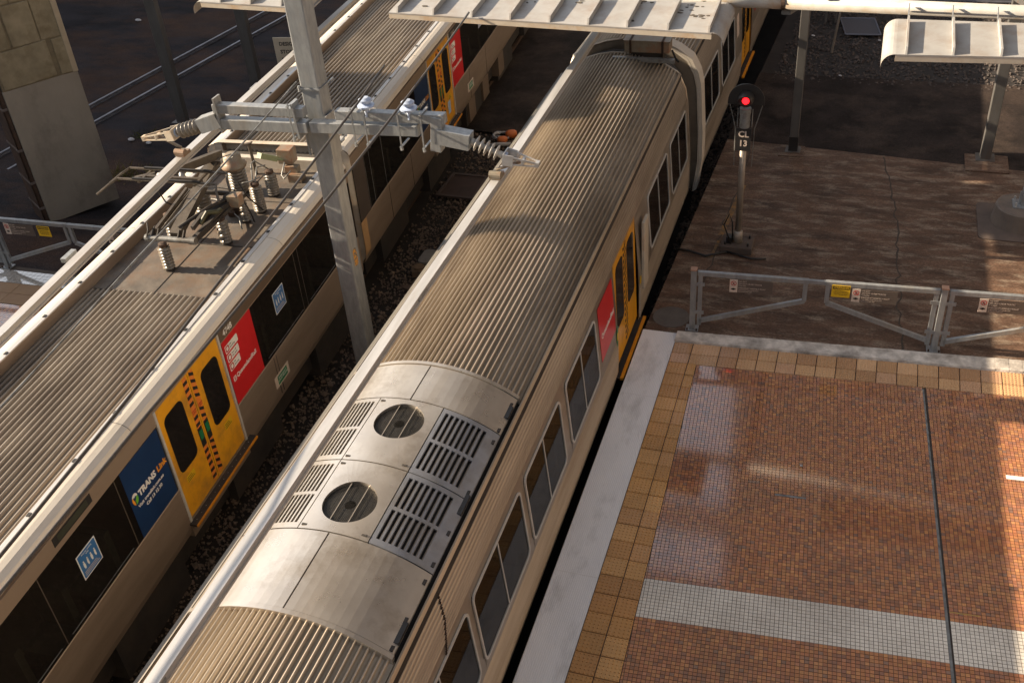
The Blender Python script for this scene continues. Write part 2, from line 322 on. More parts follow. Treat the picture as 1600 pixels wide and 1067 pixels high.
for pts in ([(-2.02, 18.9), (-1.93, 18.9), (-2.08, 16.9), (-2.18, 16.9)], [(-2.16, 16.7), (-2.11, 16.7), (-2.16, 16.1), (-2.21, 16.1)]):
    b = MB(); b.add([(x, y, -.004) for x, y in pts], [(0, 1, 2, 3)]); obj('painted_line', b, M('worn_yellow_paint', (.30, .15, .04), (.10, .07, .045), 9, .7), ap)
# pale coping along the platform edge
b = MB(); prof = [(XE, -.3), (XE, -.012), (XE + .012, 0)]; x = XE + .012
while x < -2.36:
    step = .0255
    prof += [(x + step * .62, 0), (x + step * .74, -.004), (x + step * .88, -.004), (x + step, 0)]; x += step
prof += [(-2.338, 0), (-2.336, -.02)]
b.sweep(prof, [-3, 13.68]); obj('coping', b, copem, plat)
b = MB()
for yy in np.arange(1.2, 13.6, 3.6): b.box(XE + .002, -2.338, yy - .001, yy + .001, .0003, .0006)
obj('coping_joint', b, kerbm, plat)
# tactile pavers: two columns along the coping, two rows across the end
def xR(y): return -1.745 - .0262 * (y - 7.0)
def y_lo(x): return 12.93 + .052 * (x + 1.6)
def y_mid(x): return 13.195 + .052 * (x + 1.6)
def y_hi(x): return 13.475 + .058 * (x + 1.6)
tcols = [(.62, .34, .125), (.56, .295, .105), (.67, .375, .145), (.50, .255, .092), (.60, .325, .135)]
tc_cache = {}
def paver(P, c):
    """one paver: bevelled slab with its rows of studs"""
    (x0, y0), (x1, y1), (x2, y2), (x3, y3) = P; vs = []; fs = []
    def slab(q, z0, z1, ins):
        o = len(vs); cx = sum(p[0] for p in q) / 4; cy = sum(p[1] for p in q) / 4
        vs.extend([(px, py, z0) for px, py in q]); vs.extend([(px + (cx - px) * ins, py + (cy - py) * ins, z1) for px, py in q])
        fs.append((o + 4, o + 5, o + 6, o + 7)); fs.extend([(o + i, o + (i + 1) % 4, o + 4 + (i + 1) % 4, o + 4 + i) for i in range(4)])
    g = .004; cx = (x0 + x1 + x2 + x3) / 4; cy = (y0 + y1 + y2 + y3) / 4
    slab([(px + g * (1 if px < cx else -1), py + g * (1 if py < cy else -1)) for px, py in P], -.02, .002, .02)
    w = ((x1 - x0) + (x2 - x3)) / 2; h = ((y3 - y0) + (y2 - y1)) / 2; nx = max(1, int(round(w / .05))); ny = max(1, int(round(h / .05)))
    for i in range(nx):
        for j in range(ny):
            u = (i + .5) / nx; v = (j + .5) / ny
            px = (x0 * (1 - u) + x1 * u) * (1 - v) + (x3 * (1 - u) + x2 * u) * v; py = (y0 * (1 - u) + y1 * u) * (1 - v) + (y3 * (1 - u) + y2 * u) * v
            r = .0155; slab([(px + r * math.cos(a), py + r * math.sin(a)) for a in (-2.356, -.785, .785, 2.356)], .0018, .011, .3)
    me = bpy.data.meshes.new('tactile_paver'); me.from_pydata(vs, [], fs); me.materials.append(tactm)
    a = me.attributes.new('piece', 'FLOAT_COLOR', 'POINT'); a.data.foreach_set('color', [q for _ in vs for q in (*c, 1)]); me.update(); return link('tactile_paver', me, plat)
ys = [12.93 - .297 * k for k in range(0, 30)]
for k in range(len(ys) - 1):
    ya, yb = ys[k + 1], ys[k]
    for xa, xb in ((lambda y: -2.334, lambda y: -2.035), (lambda y: -2.035, xR)):
        c = np.array(random.choice(tcols)) * random.uniform(.93, 1.07); j = random.gauss(0, .002)
        paver([(xa(ya), ya + j), (xb(ya), ya + j), (xb(yb), yb + j), (xa(yb), yb + j)], tuple(c))
xs = [-2.334, -2.035, -1.6] + [-1.6 + .293 * k for k in range(1, 22)]
for k in range(len(xs) - 1):
    for lo, hi in ((y_lo, y_mid), (y_mid, y_hi)):
        c = np.array(random.choice(tcols)) * random.uniform(.95, 1.08) * np.array((.95, 1.05, 1.5))
        a, bb = xs[k], xs[k + 1]; paver([(a, lo(a)), (bb, lo(bb)), (bb, hi(bb)), (a, hi(a))], tuple(c))
# mosaic floor: 50 mm tiles, laid 3.75 degrees off the track, a pale band across
TH = math.radians(3.75); UX, UY = math.cos(TH), math.sin(TH); OX, OY = -1.762, 8.54
brown = np.array([(.30, .125, .052), (.26, .10, .048), (.22, .085, .05), (.33, .155, .065), (.16, .075, .05), (.125, .065, .055), (.28, .12, .07), (.36, .17, .065), (.20, .105, .068), (.115, .085, .075)])
pw = np.array([.2, .16, .13, .13, .09, .06, .1, .05, .05, .03])
def mosaic(name, urange, vrange, inside, band, parent, mat, T=.05, ox=OX, oy=OY, z=0., ux=UX, uy=UY, line=None, clip=False):
    Q = []; Cc = []; gq = .003
    for i in range(*urange):
        for k in range(*vrange):
            u0, u1, v0, v1 = i * T + gq, (i + 1) * T - gq, k * T + gq, (k + 1) * T - gq
            cx = ox + ux * (u0 + u1) / 2 - uy * (v0 + v1) / 2; cy = oy + uy * (u0 + u1) / 2 + ux * (v0 + v1) / 2
            if not inside(cx, cy): continue
            if line is not None and line(cx, cy): continue
            dz = random.gauss(0, .0003)
            V4 = [(ox + ux * u - uy * v, oy + uy * u + ux * v) for u, v in ((u0, v0), (u1, v0), (u1, v1), (u0, v1))]
            if clip: V4 = [(max(px, xR(py) + .004), min(py, y_lo(px) - .004)) for px, py in V4]
            Q.append([(px, py, z + dz) for px, py in V4])
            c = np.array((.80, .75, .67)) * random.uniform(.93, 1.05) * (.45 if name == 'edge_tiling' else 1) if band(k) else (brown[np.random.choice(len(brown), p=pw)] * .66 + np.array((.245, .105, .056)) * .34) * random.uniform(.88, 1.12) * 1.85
            Cc.append(c)
    return pieces(name, Q, Cc, .008, mat, parent, 'stuff')
def jline(x, y): return abs(x - (1.405 + (13.09 - y) * .0678)) < .018
mosaic('mosaic_tiling', (-6, 140), (-85, 110), lambda x, y: xR(y) - .014 < x < 5.6 and 4.6 < y < y_lo(x) + .014, lambda k: -12 <= k < 0, plat, tilem, line=jline, clip=True)
b = MB(); b.add([(1.405 + .016, 13.05, -.003), (1.405 - .016, 13.05, -.003), (1.405 + 8.45 * .0678 - .016, 4.6, -.003), (1.405 + 8.45 * .0678 + .016, 4.6, -.003)], [(0, 1, 2, 3)])
obj('expansion_joint', b, M('joint_sealant', (.20, .21, .21), (.10, .10, .10), 8, .7), plat)
for (xa, ya, xb, yb, w, mt) in ((-.42, 10.36, -.02, 10.38, .035, 'k'), (2.45, 11.39, 3.3, 11.44, .075, 'w'), (1.72, 8.9, 2.05, 8.92, .014, 'y')):
    b = MB(); b.bar((xa, ya, .0012), (xb, yb, .0012), w, .002); obj('floor_mark', b, {'k': M('bare_mortar', (.22, .22, .22), (.12, .11, .11), 12, .8), 'w': white, 'y': M('faint_paint', (.42, .28, .07), (.3, .18, .06), 12, .6)}[mt], plat)
# kerb at the platform end
b = MB(); n = 60; top = []
for i in range(n):
    xa = -2.34 + i * .19; xb = xa + .19
    def ky(x, f): return y_hi(x) + .005 + f * (.27 + .02 * (x + 2.3) / 5)
    h = .028 + random.gauss(0, .002)
    b.add([(xa, ky(xa, 0), -.02), (xb, ky(xb, 0), -.02), (xb, ky(xb, 1), -.02), (xa, ky(xa, 1), -.02), (xa, ky(xa, 0) + .012 + random.random() * .01, h), (xb, ky(xb, 0) + .012, h), (xb, ky(xb, 1), h), (xa, ky(xa, 1), h)],
          [(4, 5, 6, 7), (0, 1, 5, 4), (2, 3, 7, 6)])
obj('kerb', b, kerbm, plat)
# far platform on the left
g = MB(); g.box(-30, -10.85, -3, 13.22, -1.12, -.012); platL = struct('platform', g, grout)
mosaic('mosaic_tiling', (0, 88), (-70, 0), lambda x, y: x < -10.95 and y > 9.0, lambda k: False, platL, tilem, ox=-15.6, oy=12.0, ux=math.cos(.03), uy=math.sin(.03))
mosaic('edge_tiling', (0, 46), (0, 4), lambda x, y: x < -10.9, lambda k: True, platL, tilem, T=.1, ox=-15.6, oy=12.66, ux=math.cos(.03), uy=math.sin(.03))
for i in range(9):
    for k in range(2):
        P = [(-15.6 + i * .52, 12.02 + k * .32 + i * .0156), (-15.09 + i * .52, 12.02 + k * .32 + (i + 1) * .0156), (-15.09 + i * .52, 12.33 + k * .32 + (i + 1) * .0156), (-15.6 + i * .52, 12.33 + k * .32 + i * .0156)]
        q = MB(); q.prism(P, (0, 0, -.02), PX, PY, .02); obj('paver', q, M('plain_tan_paver', (.27, .165, .085), (.23, .135, .07), 3, .6), platL)
# ballast stones between the tracks and beside the asphalt
def ballast(name, n, region, z, smin, smax, mat=None):
    V = []; F = []; base = np.array([(1, 0, 0), (-1, 0, 0), (0, 1, 0), (0, -1, 0), (0, 0, 1), (0, 0, -1)], float); fc = np.array([(0, 2, 4), (2, 1, 4), (1, 3, 4), (3, 0, 4), (2, 0, 5), (1, 2, 5), (3, 1, 5), (0, 3, 5)])
    for i in range(n):
        x, y = region(); r = random.uniform(smin, smax) * (1 + (random.random() < .04) * .8); q, _ = np.linalg.qr(np.random.randn(3, 3))
        V.append((base * np.random.uniform(.6, 1.15, (6, 1)) * r) @ q + (x, y, z + random.uniform(-.02, .025))); F.append(fc + i * 6)
    V = np.concatenate(V); F = np.concatenate(F); me = bpy.data.meshes.new(name); me.from_pydata(V.tolist(), [], F.tolist()); me.materials.append(mat or stone); me.update()
    return tag(link(name, me), kind='stuff')
def reg1():
    y = 2 + 21.2 * random.random() ** .9; return random.uniform(-8.6, -5.4) - max(0, (y - 12) * .05) * (random.random() < .5), y
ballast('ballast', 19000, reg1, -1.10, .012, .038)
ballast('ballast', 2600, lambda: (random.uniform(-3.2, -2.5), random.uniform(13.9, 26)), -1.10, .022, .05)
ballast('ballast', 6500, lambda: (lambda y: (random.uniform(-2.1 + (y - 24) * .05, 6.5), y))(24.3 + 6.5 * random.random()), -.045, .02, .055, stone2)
# rails of the track in the yard
for (x0, y0), (x1, y1) in (((-20.86, 19.6), (-18.0, 37.8)), ((-19.72, 20.4), (-16.85, 38.7))):
    b = MB(); d = (Vector((x1, y1, 0)) - Vector((x0, y0, 0))).normalized(); a = Vector((x0, y0, 0)) - d * 12; c = Vector((x1, y1, 0)) + d * 10
    b.bar(a + Vector((0, 0, -1.035)), c + Vector((0, 0, -1.035)), .12, .03); b.bar(a + Vector((0, 0, -1.0)), c + Vector((0, 0, -1.0)), .02, .05); b.bar(a + Vector((0, 0, -.965)), c + Vector((0, 0, -.965)), .07, .035); struct('rail', b, railsteel)
for dx in (-.585, .585):
    for (x0, yaw) in ((-4.37, 0), (-9.19 + 9 * math.tan(math.radians(3.6)), 3.6)):
        b = MB(); x1 = x0 - 40 * math.tan(math.radians(yaw)); b.bar((x0 + dx, 0, -1.0), (x1 + dx, 40, -1.0), .07, .12); struct('rail', b, rust)
b = MB(); b.bar((-3, 30.3, .08), (12, 30.35, .08), .07, .14); b.bar((-3, 30.3, .01), (12, 30.35, .01), .14, .03); struct('rail', b, railsteel)
# unseen blocks outside the frame, put in to shade the yard and cut sky light
for nm, bx, mt, lb in (('tower_block', (-4.2, 70, 42, 70, -1, 110), facade, 'unseen dark tower block beyond the tracks, with added sheets shaping the floor reflections'), ('unseen_side_block', (17, 40, -30, 41, -1, 13), facade2, 'unseen brown block added beside the tiled platform to cut sky light'),
                       ('unseen_concourse', (-60, 14.5, -34, -4.2, 6, 12), facade2, 'unseen brown concourse block added over the trains to cut sky light'), ('warehouse', (-66, -45, -60, 120, -1, 16.3), facade, 'long low warehouse along the far side of the yard')):
    b = MB(); b.box(*bx)
    if nm == 'tower_block': b.box(-34, -4.2, 42, 42.5, 39, 110); b.box(-34, -4.2, 42, 42.3, 32.5, 34.6)  # thin unseen sheets added to break up the sky reflected in the floor
    tag(obj(nm, b, mt), lb, 'building')
def seats(t, ys, x0, zf):
    """pairs of seats along the visible side of the cabin"""
    b = MB()
    for dx in (0, -.47):
        b.box(x0 + dx - .22, x0 + dx + .22, -.22, .22, zf + .38, zf + .48); b.box(x0 + dx - .22, x0 + dx + .22, .20, .30, zf + .40, zf + 1.08); b.box(x0 + dx - .20, x0 + dx + .20, -.1, .15, zf, zf + .38)
    me = b.mesh('seat', seatm)
    for y in ys: link('seat', me, t, (0, y, 0))
# ================================================================ RIGHT TRAIN (ribbed stainless cars)
RC, ZC = 1.92, .81                       # roof arc
def rz(x, dr=0.): return ZC + math.sqrt((RC + dr) ** 2 - x * x)
def side_x(z):                           # half width of the body at height z
    P = [(-.36, 1.25), (-.05, 1.335), (.2, 1.35), (.78, 1.35), (1.85, 1.278), (2.10, 1.235), (2.39, 1.10)]
    for (z0, a), (z1, b) in zip(P, P[1:]):
        if z <= z1: return a + (b - a) * (z - z0) / (z1 - z0)
    return 1.10
def ribs(z0, z1, pitch, h, sx=1):
    """ribbed sheet profile following the body side"""
    P = []; z = z0
    while z < z1 - 1e-6:
        e = min(z + pitch, z1); d = e - z
        for f, k in ((0, 0), (.18, .75), (.34, 1), (.56, 1), (.72, .75), (.86, 0)):
            zz = z + d * f; P.append((sx * (side_x(zz) + h * k), zz))
        z = e
    P.append((sx * side_x(z1), z1)); return P
def roof_profile():
    P = [(-1.085, 2.34), (-1.085, rz(1.085) - .02)]; a0 = math.asin(1.07 / RC); N = 33
    for i in range(N):
        aa = -a0 + 2 * a0 * i / N; da = 2 * a0 / N
        for f, k in ((0, 0), (.10, .05), (.16, .55), (.27, .9), (.40, 1), (.53, .9), (.64, .55), (.70, .05), (.8, 0)):
            a = aa + da * f; r = RC - .030 + .046 * k; P.append((r * math.sin(a), ZC + r * math.cos(a)))
    P += [(1.085, rz(1.085) - .02), (1.085, 2.34)]; return P
def smu_car(label, loc, rotz, y0, y1, wins, doors, pod=None, group='ribbed cars of the right-hand train'):
    t = thing('train_carriage', label, 'train carriage', loc, rotz, group)
    segs = [(y0, y1)] if not pod else [(y0, pod[0]), (pod[1], y1)]
    for a, c in segs: b = MB(); b.sweep(roof_profile(), [a, c]); obj('roof_sheet', b, roofm, t)
    b = MB(); b.box(-1.28, 1.28, y0 + .06, y1 - .06, -.06, .02); b.sweep([(x, rz(x, -.07)) for x in (-1.05, -.7, -.35, 0, .35, .7, 1.05)], [y0 + .06, y1 - .06]); b.box(-1.24, -1.20, y0 + .06, y1 - .06, .02, 2.3); obj('cabin', b, cabin, t)
    seats(t, [y for y in np.arange(y0 + 1.2, y1 - 1, .87) if not any(d[0] - .5 < y < d[1] + .5 for d in doors)], .92, .02)
    for s in (1, -1):                                     # gutters, ribbed band, ribbed lower side
        b = MB(); b.sweep([(s * 1.155, 2.28), (s * 1.15, 2.345), (s * 1.12, 2.385), (s * 1.105, 2.392), (s * 1.098, 2.35), (s * 1.085, 2.35)], [y0, y1]); obj('gutter', b, dark if s > 0 else roof2, t)
        b = MB(); b.sweep([(s * 1.147, 2.36), (s * 1.125, 2.40), (s * 1.108, 2.405)], [y0, y1]); obj('gutter_lip', b, steel, t)
        cuts = [y0] + [v for d in doors for v in (d[0], d[1])] + [y1] if s > 0 else [y0, y1]
        b = MB(); b.sweep(ribs(1.90, 2.33, .043, .010, s), [y0, y1]); obj('ribbed_band', b, steel, t)
        for a, c in zip(cuts[::2], cuts[1::2]):
            holes = sorted((w0 + .03, w1 - .03) for w0, w1 in wins if w0 >= a - .1 and w1 <= c + .1) if s > 0 else []
            b = MB(); ed = [a] + [v for h_ in holes for v in h_] + [c]
            for p0, p1 in zip(ed[::2], ed[1::2]): b.sweep([(s * side_x(z), z) for z in (.62, 1.0, 1.5, 1.90)], [p0, p1])
            for h0, h1 in holes: b.sweep([(s * side_x(z), z) for z in (.62, .81)], [h0, h1]); b.sweep([(s * side_x(z), z) for z in (1.77, 1.90)], [h0, h1])
            obj('window_panel', b, steel, t)
            b = MB(); b.sweep([(s * 1.20, -.40)] + ribs(-.34, .62, .03, .006, s), [a, c]); obj('ribbed_side', b, steel, t)
    for a, c in wins:                                     # framed windows with a middle bar
        zb, zt = .78, 1.80; u = Vector((0, 1, 0)); v = Vector((side_x(zt) - side_x(zb), 0, zt - zb)).normalized(); L = (zt - zb) / v.z
        o = Vector((side_x(zb) + .004, 0, zb)); w = obj('window', MB().prism(rrect(a + .02, c - .02, .02, L - .02, .085), o, u, v, .005), pane2, t)
        obj('frame', MB().ringprism(rrect(a, c, 0, L, .10), rrect(a + .03, c - .03, .03, L - .03, .075), o, u, v, .018), frameW, w)
        mid = (a + c) / 2; b = MB(); b.bar(o + u * mid + v * .03 + Vector((.008, 0, 0)), o + u * mid + v * (L - .03) + Vector((.008, 0, 0)), .02, .014, (1, 0, 0)); obj('glazing_bar', b, frameW, w)
    for a, c in doors:
        d = obj('doorway', MB().box(1.18, 1.24, a, c, .05, 1.95), dark, t)
        b = MB(); b.sweep([(1.35, .0), (1.34, .6), (1.26, 1.93)], [a - .02, a]); b.sweep([(1.35, .0), (1.34, .6), (1.26, 1.93)], [c, c + .02])
        for yy in (a, c): b.add([(1.348, yy, .0), (1.342, yy, .6), (1.265, yy, 1.93), (1.2, yy, 1.93), (1.2, yy, 0)], [(0, 1, 2, 3, 4), (4, 3, 2, 1, 0)])
        obj('door_jamb', b, M('ochre_jamb', (.38, .19, .05), (.32, .16, .045), 4, .5), t)
        mid = (a + c) / 2
        for q0, q1 in ((a + .015, mid - .008), (mid + .008, c - .015)):
            u = Vector((0, 1, 0)); v = Vector((-.045, 0, 1.85)).normalized(); o = Vector((1.29, 0, .06)); L = 1.87
            lf = obj('door_leaf', MB().prism([(q0, 0), (q1, 0), (q1, L), (q0, L)], o, u, v, .03), yellow, t)
            obj('door_glass', MB().prism(rrect(q0 + .13, q1 - .13, .62, 1.72, .1), o + Vector((.031, 0, 0)), u, v, .004), glass, lf)
            b = MB(); e = q1 if q0 < mid - .1 and q1 < mid else q0; sgn = -1 if e == q1 else 1
            for k in range(16):
                yy = e + sgn * .018; zz = .1 + k * .108; b.prism([(yy, zz), (yy + sgn * .062, zz + (.05 if sgn > 0 else 0)), (yy + sgn * .062, zz + .05 + (.05 if sgn > 0 else 0)), (yy, zz + .05)][::sgn if sgn > 0 else -1], o + Vector((.031, 0, 0)), u, v, .003)
            obj('hazard_bar', b, black, lf)
        b = MB(); b.box(1.22, 1.40, a - .12, c + .12, -.05, -.02); s_ = obj('door_step', b, dark, t)
        b = MB(); b.box(1.40, 1.452, a - .12, c + .12, -.055, -.012); obj('step_nosing', b, stepy, s_)
    for yy, d in ((y0, 1), (y1, -1)):                     # end walls with a raised rim
        P = [(side_x(z), z) for z in (-.36, -.05, .2, .78, 1.85, 2.10, 2.36)] + [(x, rz(x, .01)) for x in (1.07, .8, .5, .2)]
        P = P + [(-x, z) for x, z in reversed(P)]
        b = MB(); b.add([(x, yy + d * .02, z) for x, z in P], [tuple(range(len(P)))]); obj('end_wall', b, steel, t)
        b = MB(); b.tube([(x, yy, z) for x, z in P], .022, 6); obj('end_rim', b, steel, t, smooth=True)
    b = MB()
    for a in (y0 + 3.5, y1 - 3.6):
        b.box(-1.05, 1.05, a - 1.3, a + 1.3, -.85, -.45)
    b.box(-1.15, 1.15, y0 + .3, y1 - .3, -.5, -.3); obj('underframe', b, dark, t)
    return t
P1 = (5.03, 8.70)
wins1 = [(-.64, .95), (1.10, 2.70), (2.84, 4.44), (4.58, 6.18), (6.32, 7.93), (8.09, 9.56), (9.83, 11.33), (14.85, 16.5), (16.76, 18.3)]
c1 = smu_car('nearest ribbed stainless carriage with two round roof fans, beside the tiled platform', (-4.33, 0, 0), 0, -6.5, 18.55, wins1, [(12.48, 13.95)], P1); c1.scale = (.965, 1, 1)
T = [o for o in c1.children]
# roof-mounted cooling pod of carriage 1
def arcpanel(x0, x1, ya, yb, dr=.03, n=10, th=.02, skirt=True):
    b = MB(); X = [x0 + (x1 - x0) * i / n for i in range(n + 1)]
    P = [(x, rz(x, dr)) for x in X]; Q = [(x, rz(x, dr) - th) for x in reversed(X)]
    return b.sweep(P + Q, [ya, yb], True)
obj('pod_base', arcpanel(-1.075, 1.075, P1[0] + .02, P1[1] - .02, -.045, 16, .03), M('dark_recess', (.035, .03, .027), (.02, .018, .016), 6, .8), c1)  # even dark sheet below the covers and louvre slots
for x0, x1, ya, yb in ((-1.07, -.005, 5.06, 5.995), (.012, 1.07, 5.06, 5.995), (-1.07, -.005, 8.06, 8.68), (.012, 1.07, 8.06, 8.68)):
    obj('pod_cover', arcpanel(x0, x1, ya, yb, .03, 12), podm, c1, smooth=False)
for ya in (5.0, 8.69):
    b = MB(); X = [-1.08 + 2.16 * i / 24 for i in range(25)]; b.sweep([(x, rz(x, .042)) for x in X] + [(x, rz(x, -.03)) for x in reversed(X)], [ya, ya + .05], True); obj('pod_rim', b, podm, c1)
for ya in (5.06, 8.06):                                   # dark strip standing for the shaded gap between the covers
    b = MB(); b.box(-.006, .010, ya, ya + (.93 if ya < 6 else .62), rz(0) - .02, rz(0) + .022); obj('cover_gap', b, dark, c1)
def fanpanel(ya, yb, x0, x1, cy, cx, r):
    N = 56; b = MB(); inner = []; outer = []
    for k in range(N):
        a = 2 * math.pi * (k + .5) / N; dx, dy = math.cos(a), math.sin(a); inner.append((cx + r * dx, cy + r * dy))
        tx = ((x1 if dx > 0 else x0) - cx) / dx if abs(dx) > 1e-6 else 1e9; ty = ((yb if dy > 0 else ya) - cy) / dy if abs(dy) > 1e-6 else 1e9; tt = min(tx, ty); outer.append((cx + tt * dx, cy + tt * dy))
    for px in (x0, x1):
        for py in (ya, yb):
            k = min(range(N), key=lambda i: (outer[i][0] - px) ** 2 + (outer[i][1] - py) ** 2); outer[k] = (px, py)
    D = .03; vs = []
    R_ = 4
    for j in range(R_ + 1):
        f = j / R_; vs += [(i[0] * (1 - f) + o[0] * f, i[1] * (1 - f) + o[1] * f, rz(i[0] * (1 - f) + o[0] * f, D)) for i, o in zip(inner, outer)]
    vs += [(i[0], i[1], rz(i[0], D) - .05) for i in inner]; vs += [(o[0], o[1], rz(o[0], D) - .03) for o in outer]
    fs = []
    for k in range(N):
        q = (k + 1) % N
        for j in range(R_): fs.append((j * N + k, (j + 1) * N + k, (j + 1) * N + q, j * N + q))
        fs.append(((R_ + 1) * N + k, k, q, (R_ + 1) * N + q)); fs.append((R_ * N + k, (R_ + 2) * N + k, (R_ + 2) * N + q, R_ * N + q))
    b.add(vs, fs); p = obj('fan_panel', b, podm, c1)
    zc = rz(cx)
    b = MB(); b.lathe([(r + .01, zc - .02), (r - .02, zc - .16), (.02, zc - .18)], (cx, cy, 0), n=32); obj('fan_well', b, M('fan_well_metal', (.045, .042, .038), (.025, .023, .021), 8, .5, .1, .5), p)
    b = MB(); b.lathe([(.075, zc - .14), (.085, zc - .035), (.06, zc - .02)], (cx, cy, 0), n=20)
    for k in range(7):
        a = 2 * math.pi * k / 7; d = Vector((math.cos(a), math.sin(a), 0)); s_ = Vector((-d.y, d.x, 0)); c = Vector((cx, cy, zc - .065))
        P = [c + d * .07 - s_ * .03 - Vector((0, 0, .02)), c + d * (r - .04) - s_ * .075 - Vector((0, 0, .03)), c + d * (r - .04) + s_ * .075 + Vector((0, 0, .025)), c + d * .07 + s_ * .03 + Vector((0, 0, .02))]
        b.add(P + [q - Vector((0, 0, .006)) for q in P], [(0, 1, 2, 3), (7, 6, 5, 4), (0, 4, 5, 1), (1, 5, 6, 2), (2, 6, 7, 3), (3, 7, 4, 0)])
    obj('fan_blades', b, M('fan_alloy', (.42, .40, .37), (.3, .285, .265), 6, .32, .1, .7), p)
    b = MB(); n = 30
    for k in range(1, n):
        o_ = -r + 2 * r * k / n; h = math.sqrt(max(0, r * r - o_ * o_))
        b.bar((cx + o_, cy - h, rz(cx + o_) + .004), (cx + o_, cy + h, rz(cx + o_) + .004), .0017, .0017)
        seg = 6
        for q in range(seg):
            xa, xb = cx - h + 2 * h * q / seg, cx - h + 2 * h * (q + 1) / seg; b.bar((xa, cy + o_, rz(xa) + .004), (xb, cy + o_, rz(xb) + .004), .0017, .0017)
    g_ = obj('fan_grille', b, grillem, p); g_['kind'] = 'stuff'
    b = MB()
    for o_ in (-.10, .10): b.bar((cx + o_, cy - r * .94, rz(cx + o_) + .012), (cx + o_, cy + r * .94, rz(cx + o_) + .012), .009, .008)
    obj('grille_stay', b, steel, p)
    b = MB()
    for px, py in ((x0 + .05, yb - .05), (x0 + .05, ya + .05), (x1 - .06, ya + .06)): b.box(px - .028, px + .028, py - .012, py + .012, rz(px) + .028, rz(px) + .036)
    obj('catch_plate', b, dark, p)
fanpanel(6.01, 7.0, -.36, .41, 6.43, .018, .285); fanpanel(7.015, 8.045, -.36, .41, 7.69, .018, .285)
def louvre(ya, yb, x0, x1, ncol, bx=.03, endx=None):
    """frame with two rows of slots, a slat tipped into each slot"""
    xe = endx if endx else x1; b = MB()
    def strip(xa, xb, y_a, y_b):
        b.sweep([(xa, rz(xa, .03)), (xb, rz(xb, .03)), (xb, rz(xb, .03) - .02), (xa, rz(xa, .03) - .02)], [y_a, y_b], True)
    n = 14
    for y_a, y_b in ((ya, ya + .075), ((ya + yb) / 2 - .022, (ya + yb) / 2 + .022), (yb - .06, yb)):
        for i in range(n): strip(x0 + (x1 - x0) * i / n, x0 + (x1 - x0) * (i + 1) / n, y_a, y_b)
    p0 = x0 + .03; w = (x1 - .035 - p0) / ncol
    cells = [(p0 + w * i, p0 + w * (i + 1)) for i in range(ncol)]
    edges = [x0] + [v for a, c in cells for v in (a + w * .17, c - w * .17)] + [x1]
    for a, c in zip(edges[::2], edges[1::2]): strip(a, c, ya + .075, (ya + yb) / 2 - .022); strip(a, c, (ya + yb) / 2 + .022, yb - .06)
    if xe > x1:
        for i in range(4): strip(x1 + (xe - x1) * i / 4, x1 + (xe - x1) * (i + 1) / 4, ya, yb)
    p = obj('louvre_panel', b, M('louvre_steel', (.40, .41, .44), (.32, .33, .36), 4, .4, .06, .6, dirt=(.28, .25, .21)) if x0 > 0 else podm, c1)
    for a, c in cells:
        for y_a, y_b in ((ya + .08, (ya + yb) / 2 - .027), ((ya + yb) / 2 + .027, yb - .065)):
            if x0 < 0: continue
            q = MB(); m_ = (a + c) / 2; q.bar((m_ + .006, y_a, rz(m_) - .012), (m_ + .006, y_b, rz(m_) - .012), w * .42, .004, (.55, 0, 1)); obj('slat', q, steel, p)
for ya, yb in ((6.01, 7.0), (7.015, 8.045)):
    louvre(ya, yb, .422, .985, 8, endx=1.07); louvre(ya, yb, -1.07, -.372, 13)
b = MB()
for yy in (5.10, 5.42, 5.88, 6.1, 6.52, 6.85, 7.1, 7.9, 8.1, 8.55):
    b.box(1.01, 1.055, yy - .03, yy + .03, rz(1.03) + .026, rz(1.03) + .04)
obj('latch', b, dark, c1)
for yy, dy in ((5.28, .12), (6.93, .14), (8.42, .1)): obj('lifting_socket', MB().box(1.0, 1.075, yy - dy, yy + dy, rz(1.05) + .02, rz(1.05) + .052), black, c1)
b = MB()                                                  # weld chain down the ribbed band
for i in range(26):
    z = 2.34 - i * .021; b.box(side_x(z) + .004, side_x(z) + .018, 5.92 - i * .012 - .012, 5.92 - i * .012 + .012, z - .007, z + .007)
obj('weld_seam', b, rust, c1)
# red poster, white jamb cover and door buttons of carriage 1
def sideplane(z): return Vector((side_x(z), 0, z))
vv = Vector((side_x(1.80) - side_x(.92), 0, .88)).normalized()
p = obj('poster', MB().prism([(11.52, 0), (12.36, 0), (12.36, .9), (11.52, .9)], sideplane(.90) + Vector((.004, 0, 0)), PY, vv, .003), red, c1)
text('QueenslandRail', .115, sideplane(1.24) + Vector((.009, 11.60, 0)), PY, vv, white, p, bold=.002)
b = MB(); b.box(1.345, 1.40, 14.16, 14.46, .45, 1.70); obj('door_pocket', b, cream, c1, bevel=.012)
b = MB()
for yy, zz in ((12.42, .72), (14.06, .70)): b.box(1.35, 1.362, yy - .03, yy + .03, zz - .06, zz + .06)
o_ = obj('door_button', b, signy, c1); obj('button_plate', MB().box(1.348, 1.356, 12.385, 12.455, .55, .90), greenp, o_)
b = MB(); [b.box(1.352, 1.362, 14.02 - .012, 14.02 + .012, -.05 + k * .045, -.03 + k * .045) for k in range(14)]; obj('jamb_rivet', b, frameW, c1)
